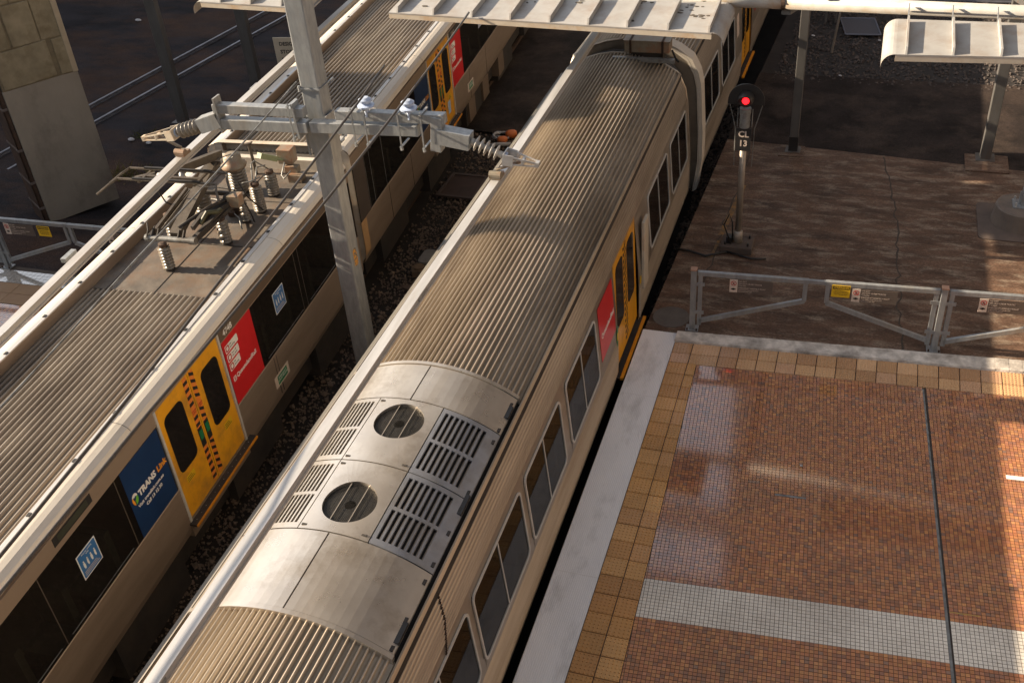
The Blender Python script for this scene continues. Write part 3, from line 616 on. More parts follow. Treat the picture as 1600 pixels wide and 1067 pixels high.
# second carriage
c2 = smu_car('farther ribbed carriage half hidden under the white awning', (-4.30, 19.25, 0), math.radians(-1.4), 0, 22, [(.55, 2.2), (2.55, 4.2), (9.5, 11.1), (11.4, 13.0), (13.3, 14.9)], [(5.3, 6.75)])
p = obj('poster', MB().prism([(7.15, 0), (7.95, 0), (7.95, .9), (7.15, .9)], sideplane(.90) + Vector((.004, 0, 0)), PY, vv, .003), red, c2); text('QueenslandRail', .11, sideplane(1.24) + Vector((.009, 7.2, 0)), PY, vv, white, p)
obj('notice', MB().prism([(4.55, 0), (4.85, 0), (4.85, .5), (4.55, .5)], sideplane(1.15) + Vector((.004, 0, 0)), PY, vv, .003), signp, c2)
b = MB(); P = [(1.33, -.35), (1.42, .3), (1.42, .9), (1.36, 1.9), (1.30, 2.15), (1.16, 2.42), (.9, 2.60), (.62, 2.72)]     # flared end fairing
b.add([(x, -.02, z) for x, z in P] + [(x + .0, .30, z + .0) for x, z in P] + [(x - .09, -.02, z - .06) for x, z in P] + [(x - .09, .30, z - .06) for x, z in P],
      [(i, i + 1, 8 + i + 1, 8 + i) for i in range(7)] + [(16 + i, 24 + i, 24 + i + 1, 16 + i + 1) for i in range(7)] + [(i, 16 + i, 17 + i, i + 1) for i in range(7)] + [(8 + i, 9 + i, 25 + i, 24 + i) for i in range(7)] + [(7, 15, 31, 23), (0, 16, 24, 8)])
obj('end_fairing', b, silver, c2)
b = MB(); P = [(-x if s else x, z) for s in (0,) for x, z in [(1.33, -.2), (1.40, .5), (1.34, 1.8), (1.14, 2.33), (.8, 2.52)]]
b = MB(); b.tube([(-1.33, .1, .2), (-1.36, .1, 1.8), (-1.18, .1, 2.3), (-.85, .1, 2.5)], .06, 8); obj('end_fairing', b, silver, c2, smooth=True)
# the flexible gangway between the two
b = MB(); g_ = thing('gangway', 'black folded rubber gangway joining the two ribbed carriages', 'gangway', (-4.34, 18.6, 0))
for k in range(6):
    yy = .03 + k * .11; P = [(1.05, -.2), (1.08, 1.6), (.98, 2.1), (.7, 2.38), (.3, 2.5), (-.3, 2.5), (-.7, 2.38), (-.98, 2.1), (-1.08, 1.6), (-1.05, -.2)]
    q = MB(); q.tube([(x, yy, z) for x, z in P], .062, 6); obj('fold', q, bellows, g_, smooth=True)
h = thing('headlamp_box', 'rust stained cream roof box lying across the gap under the awning edge', 'roof box', (-3.86, 18.62, 2.74))
obj('case', MB().box(-.42, .42, -.16, .16, .04, .25), boxm, h, bevel=.012); obj('lid', MB().box(-.44, .44, -.18, .18, .25, .275), boxm, h, bevel=.006)
b = MB(); [b.box(x - .02, x + .02, -.185, .185, .03, .283) for x in (-.3, .3)]; obj('strap', b, rust, h)
obj('cross_beam', MB().box(-.62, .55, -.33, -.24, -.08, 0), greymetal, h, bevel=.01); b = MB(); b.tube([(.45, .0, .05), (.55, -.2, -.02), (.62, -.28, -.05)], .02, 6); obj('hose', b, rubber, h)
obj('foot', MB().box(-.3, .3, -.12, .12, -.2, .05), dark, h)
# ================================================================ LEFT TRAIN (smooth sided cars, flat ribbed roof between raised edges)
ZR = 2.14
def emu_roof(ya, yb):
    b = MB(); P = [(-1.03, ZR + .0)]; N = 23; w = 2.04 / N
    for i in range(N):
        x = -1.02 + w * i
        for f, k in ((0, 0), (.10, .02), (.16, .6), (.24, .95), (.37, 1.06), (.50, .95), (.58, .6), (.64, .02), (.8, 0)):
            xx = x + w * f; P.append((xx, ZR + .02 * (1 - xx * xx) - .02 + .034 * k))
    P.append((1.03, ZR)); b.sweep(P, [ya, yb])
    for i in range(N):                                     # rounded rib ends
        for y, d in ((ya, -1), (yb, 1)):
            x = -1.02 + w * (i + .45); b.add([(x - w * .3, y, ZR - .03), (x + w * .3, y, ZR - .03), (x + w * .22, y, ZR + .012), (x - w * .22, y, ZR + .012)], [(0, 1, 2, 3) if d < 0 else (3, 2, 1, 0)])
    return b
def emu_car(label, loc, rotz, y0, y1, well, doors, frontcab=False):
    t = thing('train_carriage', label, 'train carriage', loc, rotz, 'smooth sided cars of the left-hand train')
    b = MB(); b.box(-1.28, 1.28, y0 + .05, y1 - .05, .10, .20); b.box(-1.28, 1.28, y0 + .05, y1 - .05, 2.04, 2.10); b.box(-1.30, -1.26, y0 + .05, y1 - .05, .2, 2.04); obj('cabin', b, cabin, t)
    seats(t, [y for y in np.arange(y0 + 1.0, y1 - .6, .86) if not any(d[0] - .9 < y < d[1] + .95 for d in doors)], .98, .2)
    rs = [(y0 + .12, y1 - .12)] if not well else [(y0 + .12, well[0]), (well[1], y1 - .12)]
    for a, c in rs:
        if c - a > .3: obj('roof_sheet', emu_roof(a, c), roof2, t)
    for s in (1, -1):
        b = MB(); b.sweep([(s * 1.03, ZR - .02), (s * 1.045, 2.285), (s * 1.05, 2.295)], [y0, y1]); obj('upstand', b, tan, t)
        b = MB(); b.sweep([(s * 1.048, 2.292), (s * 1.052, 2.308), (s * 1.118, 2.308), (s * 1.122, 2.296)], [y0, y1]); obj('roof_lip', b, alum, t)
        b = MB(); yy = y0 + .5
        while yy < y1: b.box(s * 1.085 - .02, s * 1.085 + .02, yy - .028, yy + .028, 2.307, 2.318); yy += .86
        obj('lip_bolt', b, rubber, t)
        yy = y0
        while yy < y1 - .05:
            e = min(yy + 4.32 - (yy == y0) * (4.32 - 1.18 if not frontcab else 0), y1); q = MB(); q.sweep([(s * 1.125, 2.298), (s * 1.19, 2.292), (s * 1.26, 2.275), (s * 1.325, 2.235), (s * 1.352, 2.19), (s * 1.36, 2.165)], [yy + .004, e - .004]); obj('cornice_panel', q, silver, t); yy = e
        b = MB(); b.sweep([(s * 1.35, 2.165), (s * 1.332, 2.155), (s * 1.332, 2.135), (s * 1.366, 2.13), (s * 1.366, 2.118)], [y0, y1]); obj('drip_channel', b, tan, t)
        cuts = [y0] + ([v for d in doors for v in (d[0], d[1])] if s > 0 else []) + [y1]
        for a, c in zip(cuts[::2], cuts[1::2]):
            b = MB(); b.sweep([(s * 1.36, 1.90), (s * 1.362, 2.13)], [a, c]); obj('header_panel', b, tan, t)
            b = MB(); b.sweep([(s * 1.352, .80), (s * 1.352, 1.91)], [a, c]); obj('window_band', b, pane if s > 0 else glass, t)
            b = MB(); b.sweep([(s * 1.22, -.06), (s * 1.31, .0), (s * 1.345, .12), (s * 1.358, .3), (s * 1.36, .81), (s * 1.35, .82)], [a, c]); obj('lower_panel', b, tan, t)
    for a, c in doors:
        mid = (a + c) / 2
        b = MB()
        for yy in (a + .02, c - .02): b.box(1.335, 1.372, yy - .02, yy + .02, .22, 2.10)
        obj('door_frame', b, frameW, t)
        obj('door_header', MB().box(1.30, 1.352, a, c, 2.06, 2.13), tan, t); obj('door_sill', MB().box(1.22, 1.355, a, c, -.05, .24), tan, t)
        for q0, q1, sg in ((a + .045, mid - .006, -1), (mid + .006, c - .045, 1)):
            o = Vector((1.325, 0, .25)); u = Vector((0, 1, 0)); v = Vector((0, 0, 1))
            lf = obj('door_leaf', MB().prism([(q0, 0), (q1, 0), (q1, 1.82), (q0, 1.82)], o, u, v, .028), yellow, t)
            gi, go = (.245, .10) if True else 0
            x0, x1 = (q0 + go, q1 - gi) if sg < 0 else (q0 + gi, q1 - go)
            obj('door_glass', MB().prism(rrect(x0, x1, .68, 1.62, .10), o + Vector((.029, 0, 0)), u, v, .004), glass, lf)
            e = q1 if sg < 0 else q0; st = (e - .125, e - .03) if sg < 0 else (e + .03, e + .125)
            obj('hazard_strip', MB().prism([(st[0], .06), (st[1], .06), (st[1], 1.80), (st[0], 1.80)], o + Vector((.029, 0, 0)), u, v, .002), orange, lf)
            obj('exit_plate', MB().prism([(st[0] - .004, .66), (st[1] + .004, .66), (st[1] + .004, .98), (st[0] - .004, .98)], o + Vector((.0305, 0, 0)), u, v, .003), black, lf)
            obj('exit_label', MB().prism([(st[0] + .008, .78), (st[1] - .008, .78), (st[1] - .008, .93), (st[0] + .008, .93)], o + Vector((.034, 0, 0)), u, v, .002), greenp, lf)
            b = MB()
            for k in range(15):
                zz = .085 + k * .115
                if .60 < zz < .97: continue
                if 1.12 < zz < 1.3 and sg: continue
                y_a, y_b = st; dz = .055 if sg > 0 else 0
                b.prism([(y_a, zz + dz), (y_b, zz), (y_b, zz + .052), (y_a, zz + .052 + dz)], o + Vector((.0315, 0, 0)), u, v, .002)
            obj('hazard_bar', b, black, lf)
            text('STAND\nCLEAR', .035, o + Vector((.034, st[0] + .048, 1.255)), u, v, prred, lf, 'CENTER')
            yy = (x0 + x1) / 2 + sg * .06
            obj('door_notice', MB().prism([(yy - .10, .47), (yy + .10, .47), (yy + .10, .58), (yy - .10, .58)], o + Vector((.029, 0, 0)), u, v, .002), signy, lf)
            b = MB(); [b.prism([(yy - .085, .485 + k * .03), (yy + .085 - k * .03, .485 + k * .03), (yy + .085 - k * .03, .495 + k * .03), (yy - .085, .495 + k * .03)], o + Vector((.0315, 0, 0)), u, v, .001) for k in range(3)]; obj('notice_line', b, black, lf)
        st_ = obj('door_step', MB().box(1.30, 1.455, a - .02, c + .10, .17, .205), dark, t); obj('step_nosing', MB().box(1.455, 1.475, a - .02, c + .10, .168, .20), stepy, st_)
        b = MB(); yy = a + .08
        while yy < c: b.box(1.40, 1.412, yy - .006, yy + .006, .205, .209); yy += .13
        obj('step_rivet', b, greymetal, st_)
        p = obj('poster', MB().prism([(a - .87, .83), (a - .03, .83), (a - .03, 1.89), (a - .87, 1.89)], (1.356, 0, 0), PY, PZ, .003), blue, t)
        tx = 1.3605
        for k, (mt, w0, w1) in enumerate(((white, 20, 150), (logor, 150, 255), (lime, 265, 375))):
            P = [(math.cos(math.radians(w0 + (w1 - w0) * i / 8)) * .062, math.sin(math.radians(w0 + (w1 - w0) * i / 8)) * .085) for i in range(9)] + [(math.cos(math.radians(w1 - 10 - (w1 - w0 - 10) * i / 8)) * .022 + .012 * math.cos(math.radians(w0)), math.sin(math.radians(w1 - 10 - (w1 - w0 - 10) * i / 8)) * .028 + .012) for i in range(9)]
            obj('logo', MB().prism(P, (tx, a - .77, 1.40), PY, PZ, .001), mt, p)
        text('TRANS', .125, (tx, a - .685, 1.36), PY, PZ, white, p, bold=.006); text('Link', .125, (tx, a - .255, 1.36), PY, PZ, logor, p, bold=.005)
        text('Visit translink.com.au', .068, (tx, a - .76, 1.235), PY, PZ, white, p, bold=.0015); text('Call 13 12 30', .068, (tx, a - .62, 1.145), PY, PZ, white, p, bold=.002)
        p = obj('poster', MB().prism([(c + .03, .83), (c + .90, .83), (c + .90, 1.92), (c + .03, 1.92)], (1.356, 0, 0), PY, PZ, .003), red, t)
        for k, (l1, l2) in enumerate((('No', 'smoking'), ('Feet off', 'the seats'), ('No', 'littering'))):
            y_ = c + .08; z_ = 1.68 - k * .15; w_ = (.36, .33, .30)[k]
            obj('rule_box', MB().prism(rrect(y_, y_ + w_, z_, z_ + .12, .012, 2), (1.360, 0, 0), PY, PZ, .001), white, p)
            obj('rule_icon', MB().ringprism(rrect(y_ + .012, y_ + .108, z_ + .012, z_ + .108, .02, 2), rrect(y_ + .03, y_ + .09, z_ + .03, z_ + .09, .02, 2), (1.3615, 0, 0), PY, PZ, .001), prred, p)
            text(l1 + '\n' + l2, .042, (1.3615, y_ + .125, z_ + .068), PY, PZ, black, p)
        b = MB(); b.ringprism(rrect(c + .09, c + .165, 1.19, 1.275, .012, 2), rrect(c + .105, c + .15, 1.205, 1.26, .006, 2), (1.360, 0, 0), PY, PZ, .001); b.bar((1.3605, c + .105, 1.225), (1.3605, c + .15, 1.245), .01, .001, (1, 0, 0)); obj('logo', b, white, p)
        text('QueenslandRail', .098, (1.360, c + .185, 1.20), PY, PZ, white, p, bold=.002)
        q = obj('exit_sign', MB().prism([(c + 1.06, .28), (c + 1.54, .28), (c + 1.54, .48), (c + 1.06, .48)], (1.361, 0, 0), PY, PZ, .006), signp, t)
        obj('sign_field', MB().prism([(c + 1.15, .305), (c + 1.47, .305), (c + 1.47, .455), (c + 1.15, .455)], (1.3675, 0, 0), PY, PZ, .001), greenp, q)
        text('EMERGENCY\nDOOR RELEASE', .045, (1.369, c + 1.31, .395), PY, PZ, white, q, 'CENTER')
    obj('door_lining', MB().box(1.20, 1.24, doors[0][0], doors[0][1], .2, 2.04), cabin, t)
    for yy in (y0, y1):
        P = [(1.22, -.06), (1.345, .12), (1.36, .8), (1.36, 2.15), (1.26, 2.275), (1.05, 2.30), (1.05, 2.16)]; P = P + [(-x, z) for x, z in reversed(P)]
        b = MB(); b.add([(x, yy + (.01 if yy == y0 else -.01), z) for x, z in P], [tuple(range(len(P)))]); obj('end_wall', b, cream if frontcab and yy == y0 else tan, t)
        d = 1 if yy == y0 else -1; b = MB(); b.sweep([(-1.20, 2.12), (-1.20, 2.30), (-1.1, 2.325), (1.1, 2.325), (1.20, 2.30), (1.20, 2.12)], [yy, yy + d * .12]); b.add([(x, yy + d * .12, z) for x, z in ((-1.2, 2.12), (-1.2, 2.30), (-1.1, 2.325), (1.1, 2.325), (1.2, 2.30), (1.2, 2.12))], [tuple(range(6))]); obj('end_coping', b, cream if frontcab and yy == y0 else silver, t)
    b = MB(); b.box(-1.1, 1.1, y0 + .4, y1 - .4, -.55, -.04)
    for k in range(int((y1 - y0) / 3)): b.box(-1.24, 1.24, y0 + 1 + k * 3.1, y0 + 2.6 + k * 3.1, -.62 - .1 * (k % 2), -.05)
    obj('underframe', b, dark, t)
    return t
def sticker(t, y, z, w=.36, h=.36):
    s = obj('sticker', MB().prism([(y, z), (y + w, z), (y + w, z + h), (y, z + h)], (1.3535, 0, 0), PY, PZ, .002), white, t)
    obj('field', MB().prism(rrect(y + .014, y + w - .014, z + .014, z + h - .014, .01, 1), (1.356, 0, 0), PY, PZ, .001), stblue, s)
    text('Priority seating\narea', .032, (1.3575, y + w / 2, z + h - .055), PY, PZ, white, s, 'CENTER')
    b = MB()
    for k in range(4):
        x = y + .075 + k * .07; b.prism([(x + math.cos(a) * .011, z + .225 + math.sin(a) * .011) for a in [i * math.pi / 4 for i in range(8)]], (1.3575, 0, 0), PY, PZ, .001)
        b.prism([(x - .016, z + .165), (x - .006, z + .125), (x + .012, z + .125), (x + .02 - .008 * (k % 2), z + .16), (x + .012, z + .21), (x - .012, z + .21)], (1.3575, 0, 0), PY, PZ, .001)
    obj('figure', b, white, s)
    b = MB(); [b.prism([(y + .04, z + .04 + k * .022), (y + w - .05 - .02 * k, z + .04 + k * .022), (y + w - .05 - .02 * k, z + .047 + k * .022), (y + .04, z + .047 + k * .022)], (1.3575, 0, 0), PY, PZ, .001) for k in range(3)]; obj('small_print', b, signp, s)
A36 = math.radians(3.6)
e1 = emu_car('left-hand carriage carrying the raised pantograph, yellow doors at its side', (-9.19, 9, 0), A36, -7.2, 5.2, (1.14, 5.08), [(-1.27, .43)])
sticker(e1, -3.19, 1.24); sticker(e1, 2.0, 1.315)
p = obj('number_strip', MB().prism([(.45, 1.925), (5.1, 1.925), (5.1, 2.09), (.45, 2.09)], (1.363, 0, 0), PY, PZ, .002), M('brown_strip', (.13, .09, .06), (.11, .075, .05), 3, .45), e1); text('4748', .13, (1.3665, .55, 1.955), PY, PZ, white, p, bold=.002)
p = obj('destination_display', MB().prism([(-3.38, 1.98), (-2.66, 1.98), (-2.66, 2.10), (-3.38, 2.10)], (1.364, 0, 0), PY, PZ, .004), black, e1); obj('display_glass', MB().prism([(-3.30, 2.0), (-2.74, 2.0), (-2.74, 2.08), (-3.30, 2.08)], (1.369, 0, 0), PY, PZ, .001), M('display_green', (.05, .055, .04), None, 5, .3), p)
for yy in (-6.9, -5.4, -3.75, -2.25, 2.85, 3.0, 4.4): obj('window_joint', MB().box(1.352, 1.3545, yy - .006, yy + .006, .83, 1.89), M('joint_line', (.10, .08, .06), None, 5, .5), e1)
for a, c in ((-5.3, -3.85), (-3.65, -2.35), (1.5, 2.8), (3.1, 4.3)):
    b = MB(); b.bar((1.3545, a, .875), (1.3545, c, .875), .006, .012, (1, 0, 0)); obj('glass_rail', b, greymetal, e1)
for yy in (1.62, 1.70, -4.6, -6.0): obj('panel_seam', MB().box(1.357, 1.3625, yy - .004, yy + .004, .12, .79), dark, e1)
# sooty well that carries the pantograph
q = MB(); q.box(-1.03, 1.03, 1.14, 5.08, ZR - .05, ZR - .004); obj('well_floor', q, wellm, e1)
b = MB()
for yy in (1.16, 2.55, 3.95): b.box(-1.02, 1.02, yy - .008, yy + .008, ZR - .004, ZR + .004)
b.box(-.02, -.008, 1.16, 5.0, ZR - .004, ZR + .003); b.box(-.80, -.79, 1.16, 5.0, ZR - .004, ZR + .004); obj('floor_seam', b, dark, e1)
def insulator(parent, x, y, h, r, n, z=ZR, cap=True, mat=None):
    b = MB(); prof = [(r * .62, 0)]
    for k in range(n):
        z0 = .03 + (h - .07) * k / n; dz = (h - .07) / n; prof += [(r * .5, z0), (r * .96, z0 + dz * .26), (r, z0 + dz * .38), (r * .55, z0 + dz * .62), (r * .48, z0 + dz * .98)]
    prof += [(r * .55, h - .04), (r * .5, h)]; b.lathe(prof, (x, y, z), n=18); i_ = obj('insulator', b, mat or porcel, parent, smooth=True)
    b = MB(); b.lathe([(r * .8, 0), (r * .8, .03)], (x, y, z), n=12); b.box(x - r * .9, x + r * .9, y - r * .35, y + r * .35, z, z + .018); obj('insulator_foot', b, dark, i_)
    if cap: b = MB(); b.lathe([(r * .7, h - .03), (r * .7, h + .015), (r * .3, h + .03)], (x, y, z), n=12); obj('insulator_cap', b, rust, i_)
    return i_
pan = thing('pantograph', None, None); pan.parent = e1; pan['label'] = 'brown single-arm pantograph raised against the left conductor bar'
def sub(name, mb, mat, smooth=False): return obj(name, mb, mat, pan, smooth=smooth)
b = MB(); b.tube([(-.42, 1.90, 2.60), (.38, 1.90, 2.60)], .045, 14); b.tube([(-.42, 1.90, 2.60), (-.36, 1.90, 2.60)], .055, 14); b.tube([(.30, 1.90, 2.60), (.40, 1.90, 2.60)], .058, 14); sub('hinge_tube', b, greymetal, False)
b = MB(); b.bar((.36, 1.95, 2.58), (.50, 3.30, 2.62), .05, .06); b.bar((-.40, 1.95, 2.58), (-.46, 3.30, 2.62), .05, .06); b.bar((-.5, 3.3, 2.62), (.52, 3.3, 2.62), .06, .06); b.bar((.36, 1.95, 2.62), (.44, 2.7, 2.70), .07, .05); sub('base_frame', b, dark)
b = MB(); b.bar((.03, 1.98, 2.62), (.0, 3.42, 3.05), .17, .11); sub('lower_arm', b, brownsteel)
b = MB(); b.bar((-.12, 3.40, 3.06), (.12, 3.46, 3.06), .05, .05); b.bar((-.10, 3.40, 3.05), (-.02, 3.24, 3.0), .05, .04); b.bar((.10, 3.44, 3.05), (.02, 3.26, 3.0), .05, .04); b.lathe([(.06, -.05), (.06, .05)], (0, 3.58, 3.11), PX, 14); sub('knuckle', b, brownsteel)
b = MB(); b.bar((0, 3.68, 3.10), (-.02, 2.52, 3.40), .10, .12); sub('upper_arm', b, brownsteel)
b = MB(); b.bar((-.30, 1.96, 2.66), (-.42, 3.20, 2.72), .04, .05); b.tube([(-.2, 2.02, 2.68), (-.10, 3.2, 2.93)], .018, 8); sub('push_rod', b, brownsteel)
b = MB(); b.tube([(.06, 2.06, 2.70), (.30, 2.55, 2.78), (.42, 3.0, 2.72)], .028, 8); b.bar((.22, 2.35, 2.66), (.40, 2.9, 2.66), .14, .10); b.lathe([(.07, 0), (.075, .12), (.05, .15)], (.42, 2.95, 2.64), n=14); b.bar((.30, 2.05, 2.72), (.34, 2.4, 2.8), .05, .07); sub('raising_gear', b, dark)
b = MB(); b.box(.44, .62, 2.88, 3.06, 2.62, 2.80); sub('valve_box', b, boxm)
b = MB(); b.tube([(.35, 2.2, 2.72), (.42, 2.32, 2.84), (.50, 2.45, 2.78), (.46, 2.62, 2.72)], .035, 10); sub('bellows_bag', b, M('olive_bellows', (.055, .055, .022), (.04, .04, .018), 8, .5))
b = MB(); b.lathe([(.085, 0), (.09, .30), (.06, .36)], (-.18, 2.95, 2.70), (.05, .6, .2), 16); sub('damper', b, greymetal)
for yy, zz in ((2.52, 3.40), (2.18, 3.40)):
    b = MB(); b.tube([(-.98, yy - .32, zz - .10), (-.86, yy - .14, zz - .02), (-.80, yy, zz), (.80, yy, zz), (.86, yy - .14, zz - .02), (.98, yy - .32, zz - .10)], .019, 6); sub('collector_bow', b, brownsteel)
    b = MB(); b.bar((-.55, yy, zz + .022), (.55, yy, zz + .022), .035, .02); sub('carbon_strip', b, rubber)
b = MB()
for x in (-.45, .45): b.bar((x, 2.15, 3.37), (x, 2.55, 3.37), .035, .03); b.lathe([(.03, 0), (.03, .05)], (x, 2.35, 3.31), n=8)
b.bar((-.45, 2.36, 3.36), (.45, 2.36, 3.36), .05, .045); b.bar((-.6, 2.3, 3.35), (-.35, 2.45, 3.36), .06, .05); sub('head_cradle', b, brownsteel)
b = MB(); b.lathe([(.05, -.12), (.055, .1)], (-.16, 2.42, 3.35), PX, 12); b.lathe([(.045, 0), (.045, .16)], (.04, 2.5, 3.22), (0, .3, 1), 12); sub('head_spring', b, galv, True)
for P, r in (([(-.25, 2.55, 3.3), (-.52, 2.62, 3.0), (-.50, 2.7, 2.75), (-.38, 2.74, 2.66)], .012), ([(.0, 2.6, 3.3), (.16, 2.7, 3.05), (.24, 2.9, 2.95), (.46, 3.1, 2.8)], .009), ([(.46, 3.1, 2.8), (.6, 3.05, 2.7), (.66, 3.1, 2.4), (.62, 3.2, 2.2)], .013), ([(.05, 3.5, 3.1), (.22, 3.65, 3.12), (.16, 3.8, 3.0), (.05, 3.75, 2.95)], .01), ([(.42, 3.1, 2.72), (.5, 3.2, 2.9), (.6, 3.22, 2.62), (.7, 3.4, 2.3)], .012)):
    b = MB(); b.tube(P, r, 6); sub('earth_lead', b, rubber if r > .01 else greymetal, True)
for x, y, h, r in ((-.10, 1.80, .43, .092), (.42, 2.62, .44, .095), (-.48, 2.62, .44, .09), (-.30, 3.32, .46, .15), (.44, 3.28, .44, .07)): insulator(pan, x, y, h, r, 7)
b = MB(); [b.bar((x, 1.83, 2.555), (x * .4 - .09, 1.80, 2.46), .022, .012) for x in (-.16, -.02)]; b.bar((.42, 2.62, 2.58), (.42, 2.62, 2.60), .1, .1); b.tube([(-.38, 1.86, 2.62), (-.36, 1.92, 2.72), (-.39, 1.99, 2.80)], .014, 6); b.tube([(-.34, 1.90, 2.62), (-.30, 2.02, 2.74)], .012, 6)
[b.bar((x, 1.90, 2.62), (x + .01, 1.98, 2.72), .018, .05) for x in (-.30, -.22, .12, .20)]; sub('hinge_lug', b, dark)
i_ = insulator(e1, -.14, 4.22, .50, .17, 8, cap=False); b = MB(); b.lathe([(.20, .46), (.215, .50), (.15, .54), (.145, .66), (.09, .70)], (-.14, 4.22, ZR), n=20); obj('insulator_cap', b, boxm, i_, smooth=True)
insulator(e1, .52, 3.62, .50, .105, 10); insulator(e1, .50, 4.17, .44, .105, 8)
b = MB(); b.bar((-.15, 4.86, 2.14), (-.22, 4.95, 2.66), .05, .05); b.bar((-.30, 4.95, 2.64), (-.16, 4.95, 2.68), .07, .02); obj('earth_switch', b, brownsteel, e1)
b = MB(); b.box(.34, .60, 4.80, 5.02, 2.38, 2.64); obj('roof_case', b, boxm, e1, bevel=.01); b = MB(); b.box(.48, .70, 4.72, 4.86, 2.26, 2.37); b.box(.56, .80, 4.62, 4.80, 2.14, 2.27); obj('roof_terminal', b, boxm, e1)
b = MB(); b.bar((.24, 4.42, 2.72), (.36, 4.72, 2.52), .10, .09); b.tube([(.36, 4.72, 2.52), (.44, 4.82, 2.46)], .025, 6); obj('fuse_holder', b, M('pale_green_resin', (.24, .28, .15), (.2, .235, .13), 7, .5), e1)
for P in ([(.5, 3.62, 2.66), (.40, 3.85, 2.86), (.38, 4.0, 2.84), (.5, 4.17, 2.62)], [(.54, 3.62, 2.66), (.46, 3.9, 2.78), (.50, 4.1, 2.72)], [(.46, 4.8, 2.42), (.42, 4.68, 2.24), (.5, 4.6, 2.22), (.62, 4.66, 2.34)], [(.38, 3.5, 2.70), (.46, 3.6, 2.68), (.60, 3.70, 2.72)], [(-.7, 3.9, 2.18), (-.3, 3.8, 2.20), (.3, 3.3, 2.19), (.5, 3.0, 2.18)]):
    b = MB(); b.tube(P, .012, 6); obj('jumper_cable', b, greymetal, e1, smooth=True)
b = MB(); b.box(.05, .20, 3.48, 3.66, ZR, ZR + .12); b.box(.06, .16, 3.40, 3.52, ZR, ZR + .07); obj('pipe_clamp', b, rust, e1)
b = MB(); b.tube([(.96, 1.2, 2.20), (.97, 3.0, 2.2), (.985, 5.0, 2.2)], .016, 6); obj('roof_conduit', b, rubber, e1)
# second carriage of this train
off = Matrix.Rotation(A36, 3, 'Z') @ Vector((-.115, 5.62, 0)) + Vector((-9.19, 9, 0))
e2 = emu_car('farther left-hand carriage standing half in shade behind the steel mast', off, A36 + math.radians(.8), 0, 20, None, [(4.45, 6.10)], True)
b = MB(); b.sweep([(1.364, .82), (1.366, 1.92)], [.03, .55]); obj('cab_pillar', b, M('cab_side_brown', (.085, .067, .055), (.07, .055, .045), 3, .4), e2)
b = MB(); b.sweep([(1.20, -.05), (1.30, .0), (1.352, .14), (1.366, .32), (1.366, .82)], [.0, .26]); obj('corner_panel', b, M('lit_corner_tan', (.44, .27, .13), (.38, .23, .11), 4, .5), e2)  # tan corner panel, its lit orange tone put into the colour
for yy in (.6, .85, 1.5): obj('window_joint', MB().box(1.352, 1.3545, yy - .006, yy + .006, .83, 1.89), greymetal, e2)
for yy in (1.55, 2.9, 7.4, 8.9): obj('panel_seam', MB().box(1.357, 1.3625, yy - .005, yy + .005, .05, .79), dark, e2)
obj('notice', MB().prism([(8.5, 1.35), (8.8, 1.35), (8.8, 1.75), (8.5, 1.75)], (1.3535, 0, 0), PY, PZ, .002), M('pale_blue_notice', (.35, .40, .52), None, 5, .5), e2)
p = obj('number_strip', MB().prism([(6.15, 1.925), (7.4, 1.925), (7.4, 2.10), (6.15, 2.10)], (1.363, 0, 0), PY, PZ, .002), black, e2); text('3742', .13, (1.3665, 6.3, 1.955), PY, PZ, signp, p)
for k, y in enumerate((7.3, 8.6, 10.2)): obj('equipment_case', MB().box(1.0, 1.30, y, y + .55, -.55, -.02), M('brown_case', (.16, .115, .08), (.13, .09, .065), 4, .6), e2)
for k, dy in ((0, -1), (1, 1)):
    o_ = [c for c in e2.children if c.name.startswith('door_leaf')][k]
    obj('door_sticker', MB().prism([(5.27 + dy * .42 - .09, .33), (5.27 + dy * .42 + .09, .33), (5.27 + dy * .42 + .09, .62), (5.27 + dy * .42 - .09, .62)], (1.356, 0, .1), PY, PZ, .002), M('pale_blue_sticker', (.45, .55, .66), (.25, .38, .6), 14, .4), o_)
b = MB(); E2 = thing('gangway', 'dark coupling space between the two left-hand carriages', 'gangway', tuple(Matrix.Rotation(A36, 3, 'Z') @ Vector((0, 5.41, 0)) + Vector((-9.19, 9, 0))), A36)
for k in range(3):
    q = MB(); q.tube([(.75, -.15 + k * .13, -.2), (.75, -.15 + k * .13, 1.75), (-.75, -.15 + k * .13, 1.75), (-.75, -.15 + k * .13, -.2)], .06, 6); obj('fold', q, bellows, E2)
# ================================================================ OVERHEAD EQUIPMENT
def conductor(label, pts, z, sign):
    t = thing('conductor_bar', label, 'conductor bar', (pts[0][0], pts[0][1], z), 0, 'rigid conductor bars above the trains')
    o = Vector((pts[0][0], pts[0][1], 0)); P = [Vector((x, y, 0)) - o for x, y in pts]
    for nm, dz, w, h, mt in (('top_flange', .115, .115, .02, alum), ('web', .06, .05, .10, alum), ('bottom_flange', .012, .078, .024, alum)):
        b = MB()
        for a, c in zip(P, P[1:]): b.bar(a + Vector((0, 0, dz)), c + Vector((0, 0, dz)), w, h)
        obj(nm, b, mt, t)
    b = MB()
    for a, c in zip(P, P[1:]): b.bar(a - Vector((0, 0, .01)), c - Vector((0, 0, .01)), .014, .02)
    obj('contact_wire', b, M('copper_wire', (.25, .12, .06), None, 5, .4, .1, .6), t)
    d = (P[-1] - P[0]).normalized(); b = MB(); L = (P[-1] - P[0]).length; s_ = 2.2
    while s_ < L: c = P[0] + d * s_ + Vector((0, 0, .06)); b.bar(c - d * .12, c + d * .12, .07, .055); s_ += 5.3
    obj('fishplate', b, galv, t); return t
